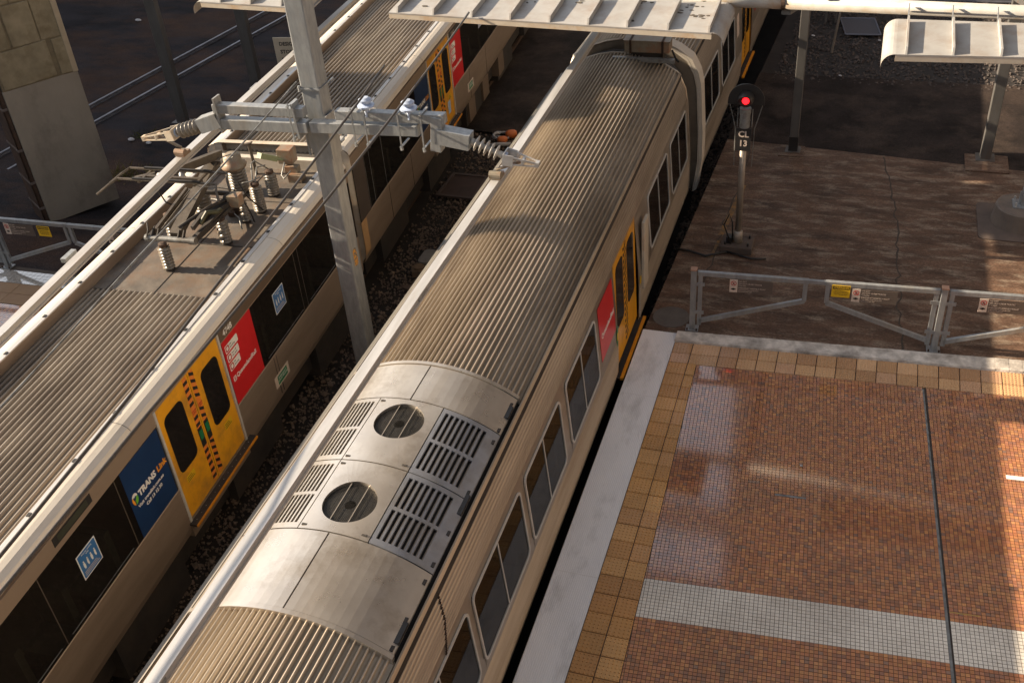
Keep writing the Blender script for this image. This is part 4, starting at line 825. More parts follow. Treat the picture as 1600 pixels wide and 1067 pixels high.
conductor('white topped conductor bar running over the right-hand ribbed train', [(-4.345, -4), (-4.36, 3.5), (-4.385, 8.7), (-4.37, 11.7), (-4.39, 15.0), (-4.44, 30)], 3.62, 1)
conductor('white topped conductor bar touching the pantograph of the left-hand train', [(-8.35, -4), (-8.75, 7.1), (-9.16, 11.3), (-9.60, 18.1), (-10.4, 30)], 3.56, -1)
# mast with two brackets
mast = thing('mast', 'tall square galvanised mast standing between the two trains', 'mast', (-6.99, 11.80, -1.1), A36 * .0)
obj('shaft', MB().box(-.14, .14, -.14, .14, 0, 12), galv, mast, bevel=.022)
obj('base_plate', MB().box(-.3, .3, -.3, .3, 0, .03), galv, mast); obj('paint_mark', MB().prism(rrect(-.06, .05, 3.0, 3.30, .04, 2), (.1405, 0, 0), PY, PZ, .001), M('orange_spray', (.55, .25, .03), (.12, .11, .10), 22, .6, cr=(.48, .54)), mast)
b = MB()
for z in (5.83, 5.35, 4.93):
    b.box(-.16, .16, -.157, -.143, z - .012, z + .012); b.box(.143, .157, -.16, .20, z - .012, z + .012)
    b.tube([(.15, .16, z), (.15, .26, z)], .02, 6); b.tube([(-.155, -.15, z - .04), (-.155, -.15, z + .04)], .018, 6)
obj('clamp_strap', b, galv, mast)
b = MB(); b.box(-.165, .165, -.155, -.142, 4.93, 5.37); b.box(-.19, -.165, -.17, -.05, 4.86, 5.44); b.box(.165, .185, -.19, .1, 4.84, 5.46); obj('clamp_plate', b, galv, mast)
br = thing('bracket', None, None); br.parent = mast; br['label'] = 'square arms carrying insulators either side of the mast'
def arm(name, mb, mt=galv, **k): return obj(name, mb, mt, br, **k)
zo = 1.1; yb_ = -.40 + 0
def A(x, z): return (x + 6.99, yb_ + .08, z + zo)
b = MB(); b.bar(A(-8.42, 4.46), A(-7.02, 4.49), .13, .13); arm('upper_arm', b, bevel=.008)
b = MB(); b.bar(A(-8.40, 4.24), A(-7.0, 4.28), .15, .15); b.bar(A(-6.95, 4.29), A(-5.38, 4.35), .15, .15); arm('cross_arm', b, bevel=.008)
b = MB(); b.bar(A(-6.55, 4.49), A(-5.0, 4.53), .13, .13); arm('upper_arm', b, bevel=.008)
b = MB(); b.bar(A(-5.10, 4.56), A(-5.16, 4.08), .15, .15, PY); arm('drop_piece', b, bevel=.008)
b = MB(); [b.bar(A(x - .0, 4.62), A(x + .02, 4.12), .03, .17) for x in (-8.36, -7.16)]
for x in (-7.2, -6.28, -6.1, -5.62, -5.3): b.bar((x + 6.99, yb_ - .03, 4.10 + zo), (x + 6.99, yb_ - .03, 4.63 + zo), .018, .018); b.bar((x + 6.99, yb_ - .06, 4.60 + zo), (x + 6.99, yb_ + .22, 4.60 + zo), .03, .014); b.bar((x + 6.99, yb_ - .06, 4.14 + zo), (x + 6.99, yb_ + .22, 4.14 + zo), .03, .014); b.lathe([(.022, 0), (.022, .03)], (x + 6.99, yb_ - .03, 4.09 + zo), n=6)
arm('u_bolt', b)
def head(sx, pA, pB, pC, pD, pE):
    """tilted bracket box, ribbed insulator, forked end, clamp"""
    A_, B_, C_, D_ = [Vector(A(*p)) for p in (pA, pB, pC, pD)]; d = (B_ - A_).normalized()
    b = MB()
    for oy in (-.09, .09): b.bar(A_ + Vector((0, oy, 0)), B_ + Vector((0, oy, 0)), .014, .20)
    up = d.cross(Vector((0, 1, 0))); up = up if up.z > 0 else -up
    b.bar(A_ + up * .10, B_ + up * .10, .19, .014); b.bar(B_ - d * .02, B_, .19, .20); arm('insulator_bracket', b)
    L = (C_ - B_).length; dd = (C_ - B_).normalized(); n = 5; prof = [(.045, 0), (.045, .05)]
    for k in range(n):
        z0 = .05 + (L - .12) * k / n; dz = (L - .12) / n; prof += [(.034, z0), (.105, z0 + dz * .36), (.108, z0 + dz * .46), (.036, z0 + dz * .62)]
    prof += [(.045, L - .06), (.045, L)]
    b = MB(); b.lathe(prof, B_, dd, 18); arm('line_insulator', b, polym if sx > 0 else porcel, smooth=True)
    b = MB(); b.lathe([(.05, L - .02), (.065, L), (.065, L + .03)], B_, dd, 12); arm('insulator_end', b, bluepol)
    e = (D_ - C_).normalized(); b = MB(); up2 = e.cross(Vector((0, 1, 0))); up2 = up2 if up2.z > 0 else -up2
    for oy in (-.105, .105): b.bar(C_ + Vector((0, oy, 0)) + up2 * .06, D_ + Vector((0, oy * .25, 0)) + up2 * .02, .012, .02); b.bar(C_ + Vector((0, oy, 0)) - up2 * .06, D_ + Vector((0, oy * .25, 0)) - up2 * .02, .012, .02)
    for oy in (-.105, .105): b.bar(C_ + Vector((0, oy, 0)), C_ + e * .14 + Vector((0, oy * .85, 0)), .012, .15)
    b.bar(C_, C_ + e * .012, .22, .16); b.bar(D_ - e * .05, D_, .08, .07); m_ = C_ + (D_ - C_) * .55; b.bar(m_ + Vector((0, -.07, 0)), m_ + Vector((0, .07, 0)), .03, .06); arm('fork_end', b, cream if sx < 0 else alum)
    b = MB(); E_ = Vector(A(*pE)); b.tube([m_, E_ + Vector((0, 0, .10))], .022, 8); b.bar(E_ + Vector((0, -.09, .02)), E_ + Vector((0, .09, .02)), .15, .05); b.lathe([(.05, -.08), (.05, .08)], E_ + Vector((0, -.05, .05)), PX, 12); arm('bar_clamp', b, boxm)
head(1, (-5.14, 4.30), (-4.68, 4.24), (-4.24, 4.06), (-3.78, 3.98), (-4.37, 3.76))
head(-1, (-8.36, 4.30), (-8.70, 4.18), (-9.16, 4.03), (-9.76, 3.90), (-9.15, 3.70))
for x in (-6.08, -5.48):
    b = MB(); b.lathe([(.03, -.14), (.03, 0), (.11, .0), (.115, .025), (.05, .04), (.05, .06), (.085, .065), (.088, .10), (.05, .125)], (x + 6.99, -.36, 4.64 + zo), n=18); arm('post_insulator', b, M('pale_blue_glaze', (.42, .50, .66), None, 5, .25))
def cable(label, pts, r=.014, mat=wire):
    P = [Vector(p) for p in pts]; Q = []
    for a, c in zip(P, P[1:]):
        n = 8; L = (c - a).length
        for i in range(n): f = i / n; q = a.lerp(c, f); q.z -= .0012 * L * L * 4 * f * (1 - f); Q.append(q)
    Q.append(P[-1]); o = P[0]; b = MB(); b.tube([q - o for q in Q], r, 6); tag(obj('overhead_cable', b, mat, loc=o, smooth=True), label, 'cable', 'cables strung from the mast')
cable('black cable from the right post insulator down past the yellow doors', [(-5.90, 14.92, 4.68), (-5.48, 11.42, 4.80), (-5.22, 5.24, 4.72), (-5.05, -2, 4.7)], .017)
cable('black cable from the left post insulator along the left roof edge', [(-6.16, 12.3, 4.85), (-6.08, 11.42, 4.80), (-5.73, 7.5, 4.72), (-5.48, 4.87, 4.7), (-5.1, -2, 4.7)], .017)
cable('thin pale cable from the mast clamp over the pantograph', [(-7.16, 11.64, 4.83), (-6.80, 7.29, 4.70), (-6.55, 4.99, 4.7), (-6.1, -2, 4.7)], .012, greymetal)
# ================================================================ AWNINGS, POSTS
def awning(label, x0, y0, x1, y1, y2, z, ribx, ends, deep=None, group='white ribbed awnings at the platform ends'):
    """flat sheet with upstanding ribs and a rolled end"""
    t = thing('awning', label, 'awning', (x0, y0, z), 0, group); sl = (y1 - y0) / (x1 - x0); Lx = x1 - x0; dp = y2 - y0
    q = MB(); q.add([(0, 0, 0), (Lx, sl * Lx, 0), (Lx, dp, .06), (0, dp, .06), (0, 0, -.02), (Lx, sl * Lx, -.02), (Lx, dp, .04), (0, dp, .04)], [(0, 1, 2, 3), (7, 6, 5, 4), (0, 4, 5, 1), (1, 5, 6, 2), (2, 6, 7, 3), (3, 7, 4, 0)]); obj('sheet', q, canopym, t)
    q = MB(); q.bar((0, .01, -.05), (Lx, sl * Lx + .01, -.05), .015, .09); obj('edge_trim', q, cream, t)
    for x in ribx:
        r = x - x0; q = MB(); q.add([(r - .013, sl * r + .004, .0), (r + .013, sl * r + .004, .0), (r + .013, sl * r + .05, .09), (r - .013, sl * r + .05, .09), (r - .013, dp - .1, .06), (r + .013, dp - .1, .06), (r + .013, dp - .1, .15), (r - .013, dp - .1, .15)], [(0, 1, 2, 3), (3, 2, 6, 7), (0, 3, 7, 4), (1, 5, 6, 2), (4, 7, 6, 5)]); obj('rib', q, canopym, t)
    if deep:
        q = MB(); q.box(deep[2] - x0, deep[0] - x0, dp + .003, deep[1] - y0, .035, .06); obj('rear_sheet', q, canopym, t)
    for e in ends:
        s = 1 if e == 'R' else -1; xx = Lx if e == 'R' else 0; yy = sl * xx; q = MB(); n = 8; R_ = .17
        for i in range(n):
            a, c = math.radians(105 * i / n), math.radians(105 * (i + 1) / n)
            p = [(xx + s * R_ * math.sin(k), -R_ * (1 - math.cos(k))) for k in (a, c)]
            q.add([(p[0][0], yy, p[0][1]), (p[1][0], yy, p[1][1]), (p[1][0], dp, p[1][1] + .06), (p[0][0], dp, p[0][1] + .06)], [(0, 1, 2, 3) if s > 0 else (3, 2, 1, 0)])
        obj('rolled_end', q, canopym, t, smooth=True)
    return t
aw = awning('long white ribbed awning spanning over both trains', -7.31, 15.02, -2.13, 14.67, 15.85, 4.60, [-7.16, -6.53, -5.87, -5.23, -4.59, -3.98, -3.38, -2.77, -2.17], 'R', (-3.3, 19.6, -8.25))
a2 = awning('cream ribbed awning over the concrete apron at the right', .37, 14.16, 7.5, 14.60, 15.35, 4.60, [.50, 1.08, 1.66, 2.24, 2.82, 3.4, 3.98], 'L')
a3 = awning('short white awning end left of the steel mast', -10.9, 15.2, -8.7, 15.07, 15.85, 4.60, [-10.5, -9.9, -9.3, -8.75], 'L', (-8.7, 19.6, -10.9))
random.seed(3)
q = MB()
for cx, cy, k in ((3.95, .72, 5), (4.75, .62, 6), (4.86, .22, 10), (4.62, .40, 3), (4.9, .88, 6), (3.2, .8, 4), (2.95, .62, 3), (2.2, .55, 2), (1.7, .85, 3), (.5, .3, 2), (3.95, -.0, 2)):
    for _ in range(k):
        x, y = cx + random.gauss(0, .07), cy + random.gauss(0, .04); r = random.uniform(.015, .04); P = [(x + r * random.uniform(.6, 1.5) * math.cos(a), y + r * random.uniform(.4, .9) * math.sin(a)) for a in [i * math.pi / 4 for i in range(8)]]
        q.prism(P, (0, 0, .004 + .06 * y / 1.2), PX, PY, .018)
tag(obj('leaf_litter', q, M('dry_leaf', (.055, .045, .035), (.09, .07, .05), 20, .8), loc=(-7.31, 15.02, 4.60)), 'dark dry leaves and lichen scattered on the long awning', 'leaf litter', kind='stuff')
g_ = thing('gutter_pipe', 'round cream gutter pipe running along the back of the right awnings', 'gutter pipe', (-2.75, 15.96, 4.66))
b = MB(); b.tube([(0, 0, 0), (1.48, -.06, 0)], .105, 18); obj('pipe', b, pipem, g_, smooth=True); b = MB(); b.tube([(1.50, -.06, 0), (11, -.45, 0)], .10, 18); obj('pipe', b, pipem, g_, smooth=True)
b = MB(); b.tube([(1.465, -.06, 0), (1.515, -.061, 0)], .112, 18); obj('coupling', b, rust, g_)
b = MB(); [b.bar((x, -.11 - x * .04, .09), (x, -.40 - x * .045, -.02), .016, .03) for x in (3.25, 3.83, 4.41, 4.99, 5.57, 6.15)]; obj('hanger', b, galv, g_)
b = MB(); b.bar((2.05, .0, .12), (2.10, -.15, .10), .02, .02); b.bar((2.26, .0, .12), (2.21, -.15, .10), .02, .02); b.bar((2.09, -.16, .10), (2.22, -.16, .10), .02, .02); obj('bracket', b, alum, g_)
def post(label, x, y, z0, z1, w, d, mat, arm_to=None, sleeve=None, round_=False, face=None):
    t = thing('awning_post', label, 'post', (x, y, z0), 0, 'steel posts behind the platform ends'); H = z1 - z0
    b = MB(); b.box(-w / 2, w / 2, -d / 2, d / 2, 0, H); obj('shaft', b, mat, t, bevel=.012)
    obj('foot_plate', MB().box(-w * .9, w * .9, -d * .9, d * .9, 0, .02), mat, t)
    if sleeve: obj('sleeve', MB().box(-w / 2 - .006, w / 2 + .006, -d / 2 - .006, d / 2 + .006, .02, sleeve), black, t)
    if arm_to: b = MB(); b.bar((0, 0, H - .08), (arm_to[0] - x, arm_to[1] - y, arm_to[2] - z0), w * .8, .12); obj('arm', b, mat, t)
    return t
post('grey steel post with black foot sleeve standing by the red signal', -1.20, 20.60, 0, 3.25, .17, .17, postm, (-1.22, 16.0, 4.5), .33)
post('grey steel post under the right cream awning', 2.52, 20.85, 0, 3.3, .20, .20, postm, (2.5, 15.9, 4.5))
post('outer steel post beside the yard rails at upper left', -17.15, 21.9, -1.05, 5.5, .30, .18, postm)
post('inner steel post behind the left conductor bar', -16.1, 24.1, -1.05, 5.2, .30, .18, postm)
t = thing('signal_mast', 'galvanised post on a round concrete plinth at the right edge', 'post', (3.02, 18.36, 0))
b = MB(); b.lathe([(.50, -.01), (.46, .32), (.43, .34)], (0, 0, 0), n=30); obj('plinth', b, M('pale_plinth_concrete', (.16, .125, .10), (.115, .09, .075), 3, .8, .1, 0, .4, 20), t)
obj('apron_pad', MB().prism(rrect(-.72, .9, -.75, .6, .1, 2), (0, 0, -.01), PX, PY, .016), M('pad_concrete', (.125, .09, .072), (.09, .066, .054), 3, .8), t)
b = MB(); b.box(-.19, .19, -.17, .17, .34, .36); obj('foot_plate', b, galv, t); b = MB(); [b.lathe([(.018, .36), (.018, .43)], (x, y, 0), n=6) for x in (-.15, .15) for y in (-.13, .13)]; obj('bolt', b, alum, t)
b = MB(); b.bar((-.0, 0, .36), (.06, 0, 4.6), .13, .16); obj('shaft', b, galv, t); b = MB(); b.box(-.10, -.085, -.02, .02, .36, .60); b.box(.05, .16, -.1, .05, .36, .50); obj('gusset', b, galv, t)
# small red signal
t = thing('signal', 'short red signal post lettered CL 13 beside the carriage', 'signal', (-1.78, 16.50, 0))
obj('plinth', MB().box(-.28, .28, -.22, .22, -.01, .13), M('dark_plinth', (.10, .07, .055), (.075, .055, .045), 3, .8), t, bevel=.012)
b = MB(); b.lathe([(.09, .13), (.085, .34), (.06, .36)], (0, 0, 0), n=16); b.lathe([(.056, .3), (.055, 2.36)], (0, 0, 0), n=16); obj('post', b, M('pale_post_metal', (.33, .29, .25), (.27, .235, .2), 4, .45, .1, .4), t, smooth=True)
b = MB(); [b.lathe([(.02, .13), (.02, .19)], (x, y, 0), n=6) for x in (-.2, .2) for y in (-.14, .14)]; b.box(-.19, -.10, -.1, .05, .13, .25); obj('bolt', b, black, t)
p = obj('number_plate', MB().box(-.125, .125, -.085, -.075, 1.95, 2.36), black, t); text('CL', .15, (0, -.087, 2.205), PX, PZ, signp, p, 'CENTER', .004); text('13', .15, (0, -.087, 2.04), PX, PZ, signp, p, 'CENTER', .004)
b = MB(); b.lathe([(.085, 2.36), (.085, 2.47), (.09, 2.475), (.09, 2.49), (.085, 2.495), (.085, 2.60), (.095, 2.61), (.095, 2.70)], (0, -.02, 0), n=18); obj('lamp_neck', b, greymetal, t)
P = [(.30 * math.cos(math.radians(a)), .30 * math.sin(math.radians(a))) for a in range(0, 181, 10)]
P = [(.30, -.06)] + P + [(-.30, -.06)]
obj('backboard', MB().prism(P, (0, .03, 2.80), PX, PZ, .02), black, t)
b = MB(); b.lathe([(.13, 0), (.13, -.10)], (0, .02, 2.86), PY, 20); obj('lamp_body', b, black, t)
b = MB(); n = 14
for i in range(n):
    a, c = math.radians(-5 + 190 * i / n), math.radians(-5 + 190 * (i + 1) / n)
    b.add([(.135 * math.cos(a), -.07, 2.86 + .135 * math.sin(a)), (.135 * math.cos(c), -.07, 2.86 + .135 * math.sin(c)), (.115 * math.cos(c), -.27, 2.88 + .115 * math.sin(c)), (.115 * math.cos(a), -.27, 2.88 + .115 * math.sin(a))], [(0, 1, 2, 3)])
obj('hood', b, black, t)
b = MB(); b.lathe([(.058, 0), (.048, -.025), (.025, -.036)], (0, -.085, 2.845), PY, 18); obj('red_lens', b, signalred, t, smooth=True)
b = MB()
for s in (-1, 1): b.tube([(s * .27, .04, 2.74), (s * .16, .06, 2.3), (s * .15, .06, 1.6)], .008, 6); b.tube([(s * .12, -.02, 2.68), (s * .12, -.02, 2.36)], .009, 6)
obj('stay_wire', b, greymetal, t)
b = MB(); b.tube([(-.10, -.12, .14), (-.24, -.1, .5), (-.16, -.08, .72), (-.10, -.06, .55), (-.08, -.07, .2)], .014, 6); obj('lead_loop', b, rubber, t, smooth=True)
b = MB(); b.tube([(-.15, -.22, .03), (-.5, -.42, .02), (-.8, -.30, .02), (-1.06, -.28, .02)], .022, 6); b.tube([(-.15, -.22, .03), (.3, -.36, .02), (.55, -.3, .01)], .018, 6); obj('ground_lead', b, rubber, t, smooth=True)
# ================================================================ PLATFORM-END GATES
def notice(parent, x, z, h=.23, full=True, w=.53):
    n_ = obj('notice_plate', MB().prism([(x, z), (x + .12, z), (x + .12, z + h), (x, z + h)], (0, -.042, 0), PX, PZ, -.006) if False else MB().box(x, x + .12, -.052, -.044, z, z + h), signp, parent)
    y = -.0535; b = MB(); C = [(x + .06 + .044 * math.cos(a), z + h * .71 + .044 * math.sin(a)) for a in [i * math.pi / 10 for i in range(20)]]; D = [(x + .06 + .034 * math.cos(a), z + h * .71 + .034 * math.sin(a)) for a in [i * math.pi / 10 for i in range(20)]]
    b.ringprism(C, D, (0, y, 0), PX, PZ, .001); b.bar((x + .085, y, z + h * .71 - .03), (x + .035, y, z + h * .71 + .03), .009, .001, PY); obj('prohibition_ring', b, prred, n_)
    b = MB(); b.bar((x + .06, y + .0006, z + h * .71 + .015), (x + .055, y + .0006, z + h * .71 - .008), .013, .001, PY); b.bar((x + .055, y + .0006, z + h * .71 - .005), (x + .075, y + .0006, z + h * .71 - .026), .008, .001, PY); b.bar((x + .055, y + .0006, z + h * .71 - .005), (x + .042, y + .0006, z + h * .71 - .028), .008, .001, PY); b.bar((x + .04, y + .0006, z + h * .71 + .01), (x + .078, y + .0006, z + h * .71 + .004), .007, .001, PY)
    b.box(x + .025, x + .095, y - .001, y, z + h * .22, z + h * .30); b.box(x + .045, x + .075, y - .001, y, z + h * .18, z + h * .34); obj('pictogram', b, black, n_)
    d_ = obj('text_plate', MB().box(x + .122, x + .122 + w, -.050, -.044, z, z + h), signdark, parent)
    for s, sz, zz in (('NO EXIT', .031, .84), ('DO NOT CROSS TRACKS', .031, .67), ('Fines apply', .026, .53), ('EMERGENCY ASSEMBLY POINT', .030, .33), ('Await further instructions from', .024, .19), ('Queensland Rail staff', .024, .06)): text(s, sz, (x + .135, -.0512, z + h * zz), PX, PZ, signp, d_)
def warning(parent, x, z):
    w_ = obj('warning_plate', MB().box(x, x + .27, -.052, -.044, z, z + .21), signy, parent); obj('warning_header', MB().box(x + .015, x + .255, -.0535, -.052, z + .145, z + .20), black, w_)
    text('WARNING', .047, (x + .135, -.0545, z + .157), PX, PZ, signy, w_, 'CENTER', .001)
    for k, s in enumerate(('Authorised persons', 'only beyond this point', 'Trains may approach')): text(s, .023, (x + .135, -.053, z + .105 - k * .03), PX, PZ, black, w_, 'CENTER')
def fpost(label, o, x, h=1.13):
    p = o + Vector((x * math.cos(FA), x * math.sin(FA), 0)); t = thing('gate_post', label, 'gate post', tuple(p), FA, 'square posts holding the platform-end gates')
    obj('shaft', MB().box(-.045, .045, -.045, .045, .0, h), galv, t, bevel=.006); obj('cap', MB().box(-.05, .05, -.05, .05, h, h + .022), M('rusty_cap', (.42, .24, .16), (.34, .2, .14), 6, .7), t); obj('foot_plate', MB().box(-.10, .10, -.09, .09, .0, .015), galv, t)
    b = MB(); [b.lathe([(.014, .015), (.014, .05)], (sx, -.07, 0), n=6) for sx in (-.075, .075)]; obj('bolt', b, rust, t); return t
def gate(label, o, x0, x1, hinge, signs, h=1.11):
    """top rail, one long and one short upright, a diagonal brace and the plates hung on it"""
    p = o + Vector((x0 * math.cos(FA), x0 * math.sin(FA), 0)); L = x1 - x0; t = thing('swing_gate', label, 'gate', tuple(p), FA, 'galvanised gates across the platform end')
    obj('top_rail', MB().box(0, L, -.032, .032, h - .075, h), galv, t, bevel=.006)
    a, c = (0.045, L - .045) if hinge == 'L' else (L - .045, .045)
    obj('upright', MB().box(a - .032, a + .032, -.025, .025, .10, h - .075), galv, t); obj('upright', MB().box(c - .032, c + .032, -.025, .025, h - .40, h - .075), galv, t)
    b = MB(); b.bar((a, 0, .17), (c, 0, h - .40), .05, .07); obj('brace', b, galv, t)
    b = MB(); s = 1 if hinge == 'L' else -1
    for z in (.32, .85): b.box(a - .07, a + .07, -.035, -.025, z, z + .06)
    obj('hinge', b, galv, t)
    if hinge == 'L' and signs and L < 1.7: obj('latch_bar', MB().box(L, L + .24, -.026, .026, h - .068, h - .006), galv, t, bevel=.005)
    for k, x, z in signs: (notice if k == 'n' else warning)(t, x, z)
    return t
FA = math.radians(3.15); FO = Vector((-2.13, 13.86, 0))
fpost('gate post next to the carriage at the left end of the gates', FO, 0); fpost('gate post with orange rusty cap between the last two gates', FO, 3.68)
gate('gate nearest the carriage, one safety notice on its rail', FO, .06, 1.74, 'L', [('n', .50, .80)])
gate('middle gate with yellow warning plate and safety notice', FO, 1.98, 3.62, 'R', [('w', .10, .86), ('n', .40, .80)])
gate('right-hand gate cut by the edge of the picture', FO, 3.75, 5.5, 'L', [('n', .42, .80)])
FA = math.radians(2.0); FO = Vector((-15.25, 13.16, 0))
fpost('gate post by the concrete pier on the far left platform', FO, 0)
gate('far left gate with notice and yellow plate', FO, .06, 1.72, 'L', [('n', .28, .80), ('w', 1.02, .82)])
gate('far left gate half hidden behind the conductor bar', FO, 1.74, 3.4, 'R', [('n', .85, .80)])
gate('far left gate running out of the picture', FO, -1.8, -.06, 'R', [])
# ================================================================ PIER, SIGN, LITTER
t = thing('pier', 'olive concrete pier with mossy blocks above smooth render', 'pier', (-16.30, 15.55, -.5), math.radians(57))
FW = 1.55
obj('core', MB().box(0.02, FW - .02, .03, 1.2, 0, 9), concrete, t); obj('render_coat', MB().box(0, FW, 0, .04, 0, 2.98), concrete, t, bevel=.01)
obj('mortar_face', MB().box(.02, FW - .02, .012, .035, 2.98, 9), M('mossy_mortar', (.17, .135, .08), (.12, .095, .06), 5, .95), t)
random.seed(5); z = 2.99; r = 0
while z < 7.5:
    hh = random.uniform(.62, .85); xs_ = [.03, .03 + (.42 if r % 2 else .66), .03 + (1.0 if r % 2 else 1.16), FW - .02]
    for xa, xb in zip(xs_, xs_[1:]):
        j = random.uniform(-.008, .008); q = MB(); q.box(xa + .012, xb - .012, -.012 - j, .02, z + .01, z + hh - .012); o_ = obj('block', q, blockm, t, bevel=.03); o_.rotation_euler.y = random.gauss(0, .006)
    z += hh; r += 1
obj('corner_strip', MB().box(FW - .10, FW + .015, -.03, .05, 2.98, 9), M('pale_corner_render', (.33, .27, .19), (.27, .22, .15), 4, .9), t, bevel=.012)
b = MB(); b.box(-.10, .0, .05, .12, 0, 9); b.box(-.10, -.07, .05, .75, 0, 9); b.box(-.05, -.02, .25, .32, 0, 9); obj('side_channel', b, rust, t)
b = MB(); [b.box(-.11, .02, .03, .78, z_, z_ + .05) for z_ in (.35, .95, 1.7, 2.6)]; obj('channel_tie', b, M('dusty_tie', (.12, .095, .085), (.09, .07, .06), 4, .8), t)
t = thing('sign', 'cream board with dark lettering on a thin stake behind the mast', 'sign', (-13.6, 22.0, -1.05), math.radians(8))
obj('board', MB().box(-.32, .36, -.012, .012, 1.62, 2.42), signcream, t); b = MB(); b.tube([(0, .03, 0), (0, .03, 2.4)], .025, 8); obj('stake', b, postm, t)
for k, s in enumerate(('DESIGN', 'STOP', 'POINT')): text(s, .13, (-.18, -.014, 2.22 - k * .2), PX, PZ, black, t, bold=.004)
random.seed(11)
def blob(name, label, cat, loc, prims, mat, **k): b = MB(); [b.prism(P, (0, 0, z0), PX, PY, th) for P, z0, th in prims]; return tag(obj(name, b, mat, loc=loc, **k), label, cat)
def irr(cx, cy, r, n=9, sx=1, sy=1): return [(cx + sx * r * random.uniform(.75, 1.15) * math.cos(2 * math.pi * i / n), cy + sy * r * random.uniform(.75, 1.15) * math.sin(2 * math.pi * i / n)) for i in range(n)]
t = thing('rag_bundle', 'orange and white tangled rag on the ballast beneath the right insulator', 'litter', (-8.22, 22.35, -1.06))
b = MB(); b.lathe([(.10, 0), (.15, .04), (.14, .13), (.07, .16)], (.16, .08, 0), n=12); b.lathe([(.09, 0), (.13, .04), (.12, .12), (.06, .14)], (.04, -.26, 0), n=12); obj('orange_cap', b, littero, t, smooth=True)
b = MB(); [b.tube([(-.05 + .22 * math.cos(a + j), -.02 + (.20 - j * .04) * math.sin(a + j), .06 + .02 * math.sin(a * 3)) for a in [q * .35 for q in range(12)]], .03, 6) for j in (0, .9, 2)]; b.tube([(-.28, -.62, .04), (0, -.5, .06), (.30, -.42, .05)], .05, 6); obj('white_cord', b, litterw, t, smooth=True)
blob('flat_slab', 'pale flat slab lying on the ballast between the trains', 'slab', (-8.0, 16.62, -1.08), [(rrect(-.13, .13, -.26, .26, .1), .06, .04)], M('pale_grey_slab', (.20, .195, .19), (.16, .155, .15), 6, .8))
blob('broken_stone', 'brown broken stone beside the flat slab on the ballast', 'stone', (-8.0, 16.12, -1.10), [(irr(0, 0, .17), .0, .13), (irr(.03, .02, .12), .13, .05)], M('tan_stone', (.15, .10, .06), (.11, .075, .05), 8, .85))
blob('broken_stone', 'small flat stone below the broken stone on the ballast', 'stone', (-7.95, 15.55, -1.10), [(irr(0, 0, .13, 8, 1.3, .7), .0, .06)], M('dull_stone', (.10, .07, .055), None, 8, .85))
t = thing('pit_cover', 'rust brown rectangular pit cover set in the ballast', 'cover', (-8.36, 19.72, -1.07)); obj('rim', MB().ringprism([(-.47, -.52), (.47, -.56), (.44, .56), (-.44, .58)], [(-.40, -.45), (.40, -.48), (.37, .48), (-.37, .50)], (0, 0, 0), PX, PY, .05), M('rim_concrete', (.085, .062, .055), None, 5, .8), t)
obj('plate', MB().prism([(-.40, -.45), (.40, -.48), (.37, .48), (-.37, .50)], (0, 0, 0), PX, PY, .03), M('rust_plate', (.055, .028, .02), (.04, .022, .017), 3, .7), t)
t = thing('mesh_panel', 'bluish wire mesh panel lying flat on the stones at upper right', 'mesh panel', (-.2, 27.95, .02)); b = MB(); P = [(-.56, .56), (.30, .62), (.50, -.56), (-.36, -.62)]
for a, c in zip(P, P[1:] + P[:1]): b.tube([(*a, .03), (*c, .03)], .018, 6)
obj('rim', b, M('blue_grey_metal', (.16, .17, .21), None, 6, .5, .1, .3), t); obj('plate', MB().prism(P, (0, 0, .0), PX, PY, .02), M('mesh_fill', (.045, .045, .055), (.07, .07, .085), 60, .6, cr=(.45, .55)), t)
for x, y, h, lb in ((-.82, 26.2, 1.0, 'thin grey stake standing in the stones behind the post'), (-.02, 29.3, .9, 'pale short stake behind the mesh panel')):
    b = MB(); b.tube([(0, 0, 0), (.10, .05, h)], .028, 8); tag(obj('marker_stake', b, M('stake_grey', (.17, .145, .12), None, 6, .6), loc=(x, y, -.03)), lb, 'stake')
t = thing('junction_box', 'dark trackside box on two legs behind the gutter pipe', 'box', (-1.0, 28.4, -.03)); obj('case', MB().box(-.18, .18, -.12, .12, .35, .95), M('slate_case', (.05, .055, .07), None, 6, .6), t, bevel=.01); b = MB(); b.box(-.15, -.10, -.04, .04, 0, .36); b.box(.10, .15, -.04, .04, 0, .36); obj('leg', b, postm, t)
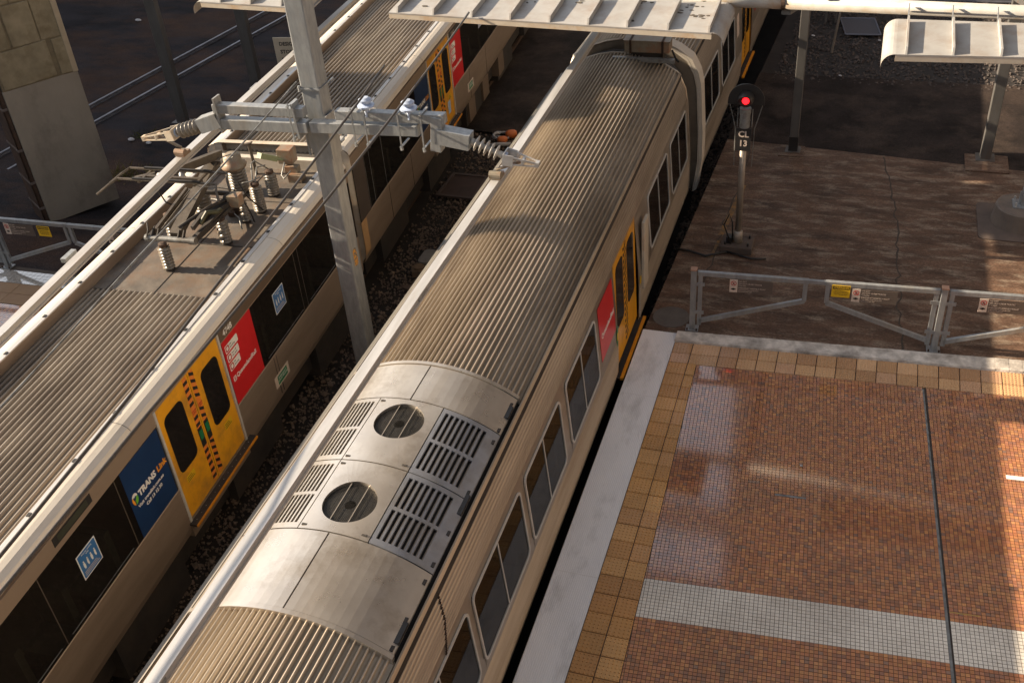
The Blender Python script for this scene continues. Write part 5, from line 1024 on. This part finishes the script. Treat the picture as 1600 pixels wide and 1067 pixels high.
for k, (x, y, r, mt, lb, z) in enumerate(((-1.35, 27.25, .07, litterw, 'white crumpled scrap on the stones left of the grey stake', 0), (-.52, 24.75, .06, litterw, 'round white pebble near the asphalt edge', -.02), (.28, 27.1, .06, litterw, 'white pebble below the mesh panel', 0), (-.14, 12.0 - 1.02, .03, litterw, 'small crumpled paper ball on the mosaic floor', .012), (-17.9, 20.6, .12, litterw, 'white paper scrap in the yard by the outer post', -1.03), (-17.3, 20.5, .10, litterw, 'second white paper scrap left of the outer post foot', -1.03), (-23.4, 29.0, .14, litterw, 'pale bottle scrap beyond the yard rails', -1.03), (-13.4, 12.85, .05, M('yellow_green_scrap', (.32, .34, .08), (.2, .2, .08), 9, .8), 'yellow green leaf scrap on the far left platform edge', .01))):
    b = MB(); r *= .75; b.lathe([(r * .5, -r * .2), (r, -r * .05), (r * .8, r * .2), (r * .3, r * .35)], (0, 0, r * .25), (.2, .1, 1), 7); tag(obj('scrap', b, mt, loc=(x, y, z)), lb, 'litter')
random.seed(21)
for k, (x, y, z, n, lb) in enumerate(((-16.6, 18.7, -1.02, 120, 'dry grass tuft growing at the pavement edge by the pier'), (-17.7, 20.9, -1.05, 60, 'low green weeds beside the yard rail'), (1.62, 13.86, 0, 40, 'moss growing round the gate post foot'))):
    b = MB(); sc = (.30, .18, .06)[k]
    for i in range(n):
        a = random.uniform(0, 6.283); rr = random.random() ** .5 * sc * (1.3 if k != 2 else 2.2); p = Vector((rr * math.cos(a) * 1.6, rr * math.sin(a), 0)); h = sc * random.uniform(.5, 1.2) * (1 if k != 2 else .4); d = Vector((random.gauss(0, .5), random.gauss(0, .5), 1)).normalized() * h; s_ = Vector((random.gauss(0, 1), random.gauss(0, 1), 0)).normalized() * .006
        b.add([p - s_, p + s_, p + d * .6 + s_ * .7 + Vector((0, 0, 0)), p + d * 1.0 + Vector((d.x, d.y, -.02)) * .4], [(0, 1, 2, 3)])
    tag(obj('grass_tuft' if k < 2 else 'moss_patch', b, grassm if k != 1 else M('weed_green', (.05, .07, .02), (.09, .08, .03), 9, .8), loc=(x, y, z)), lb, 'weeds')
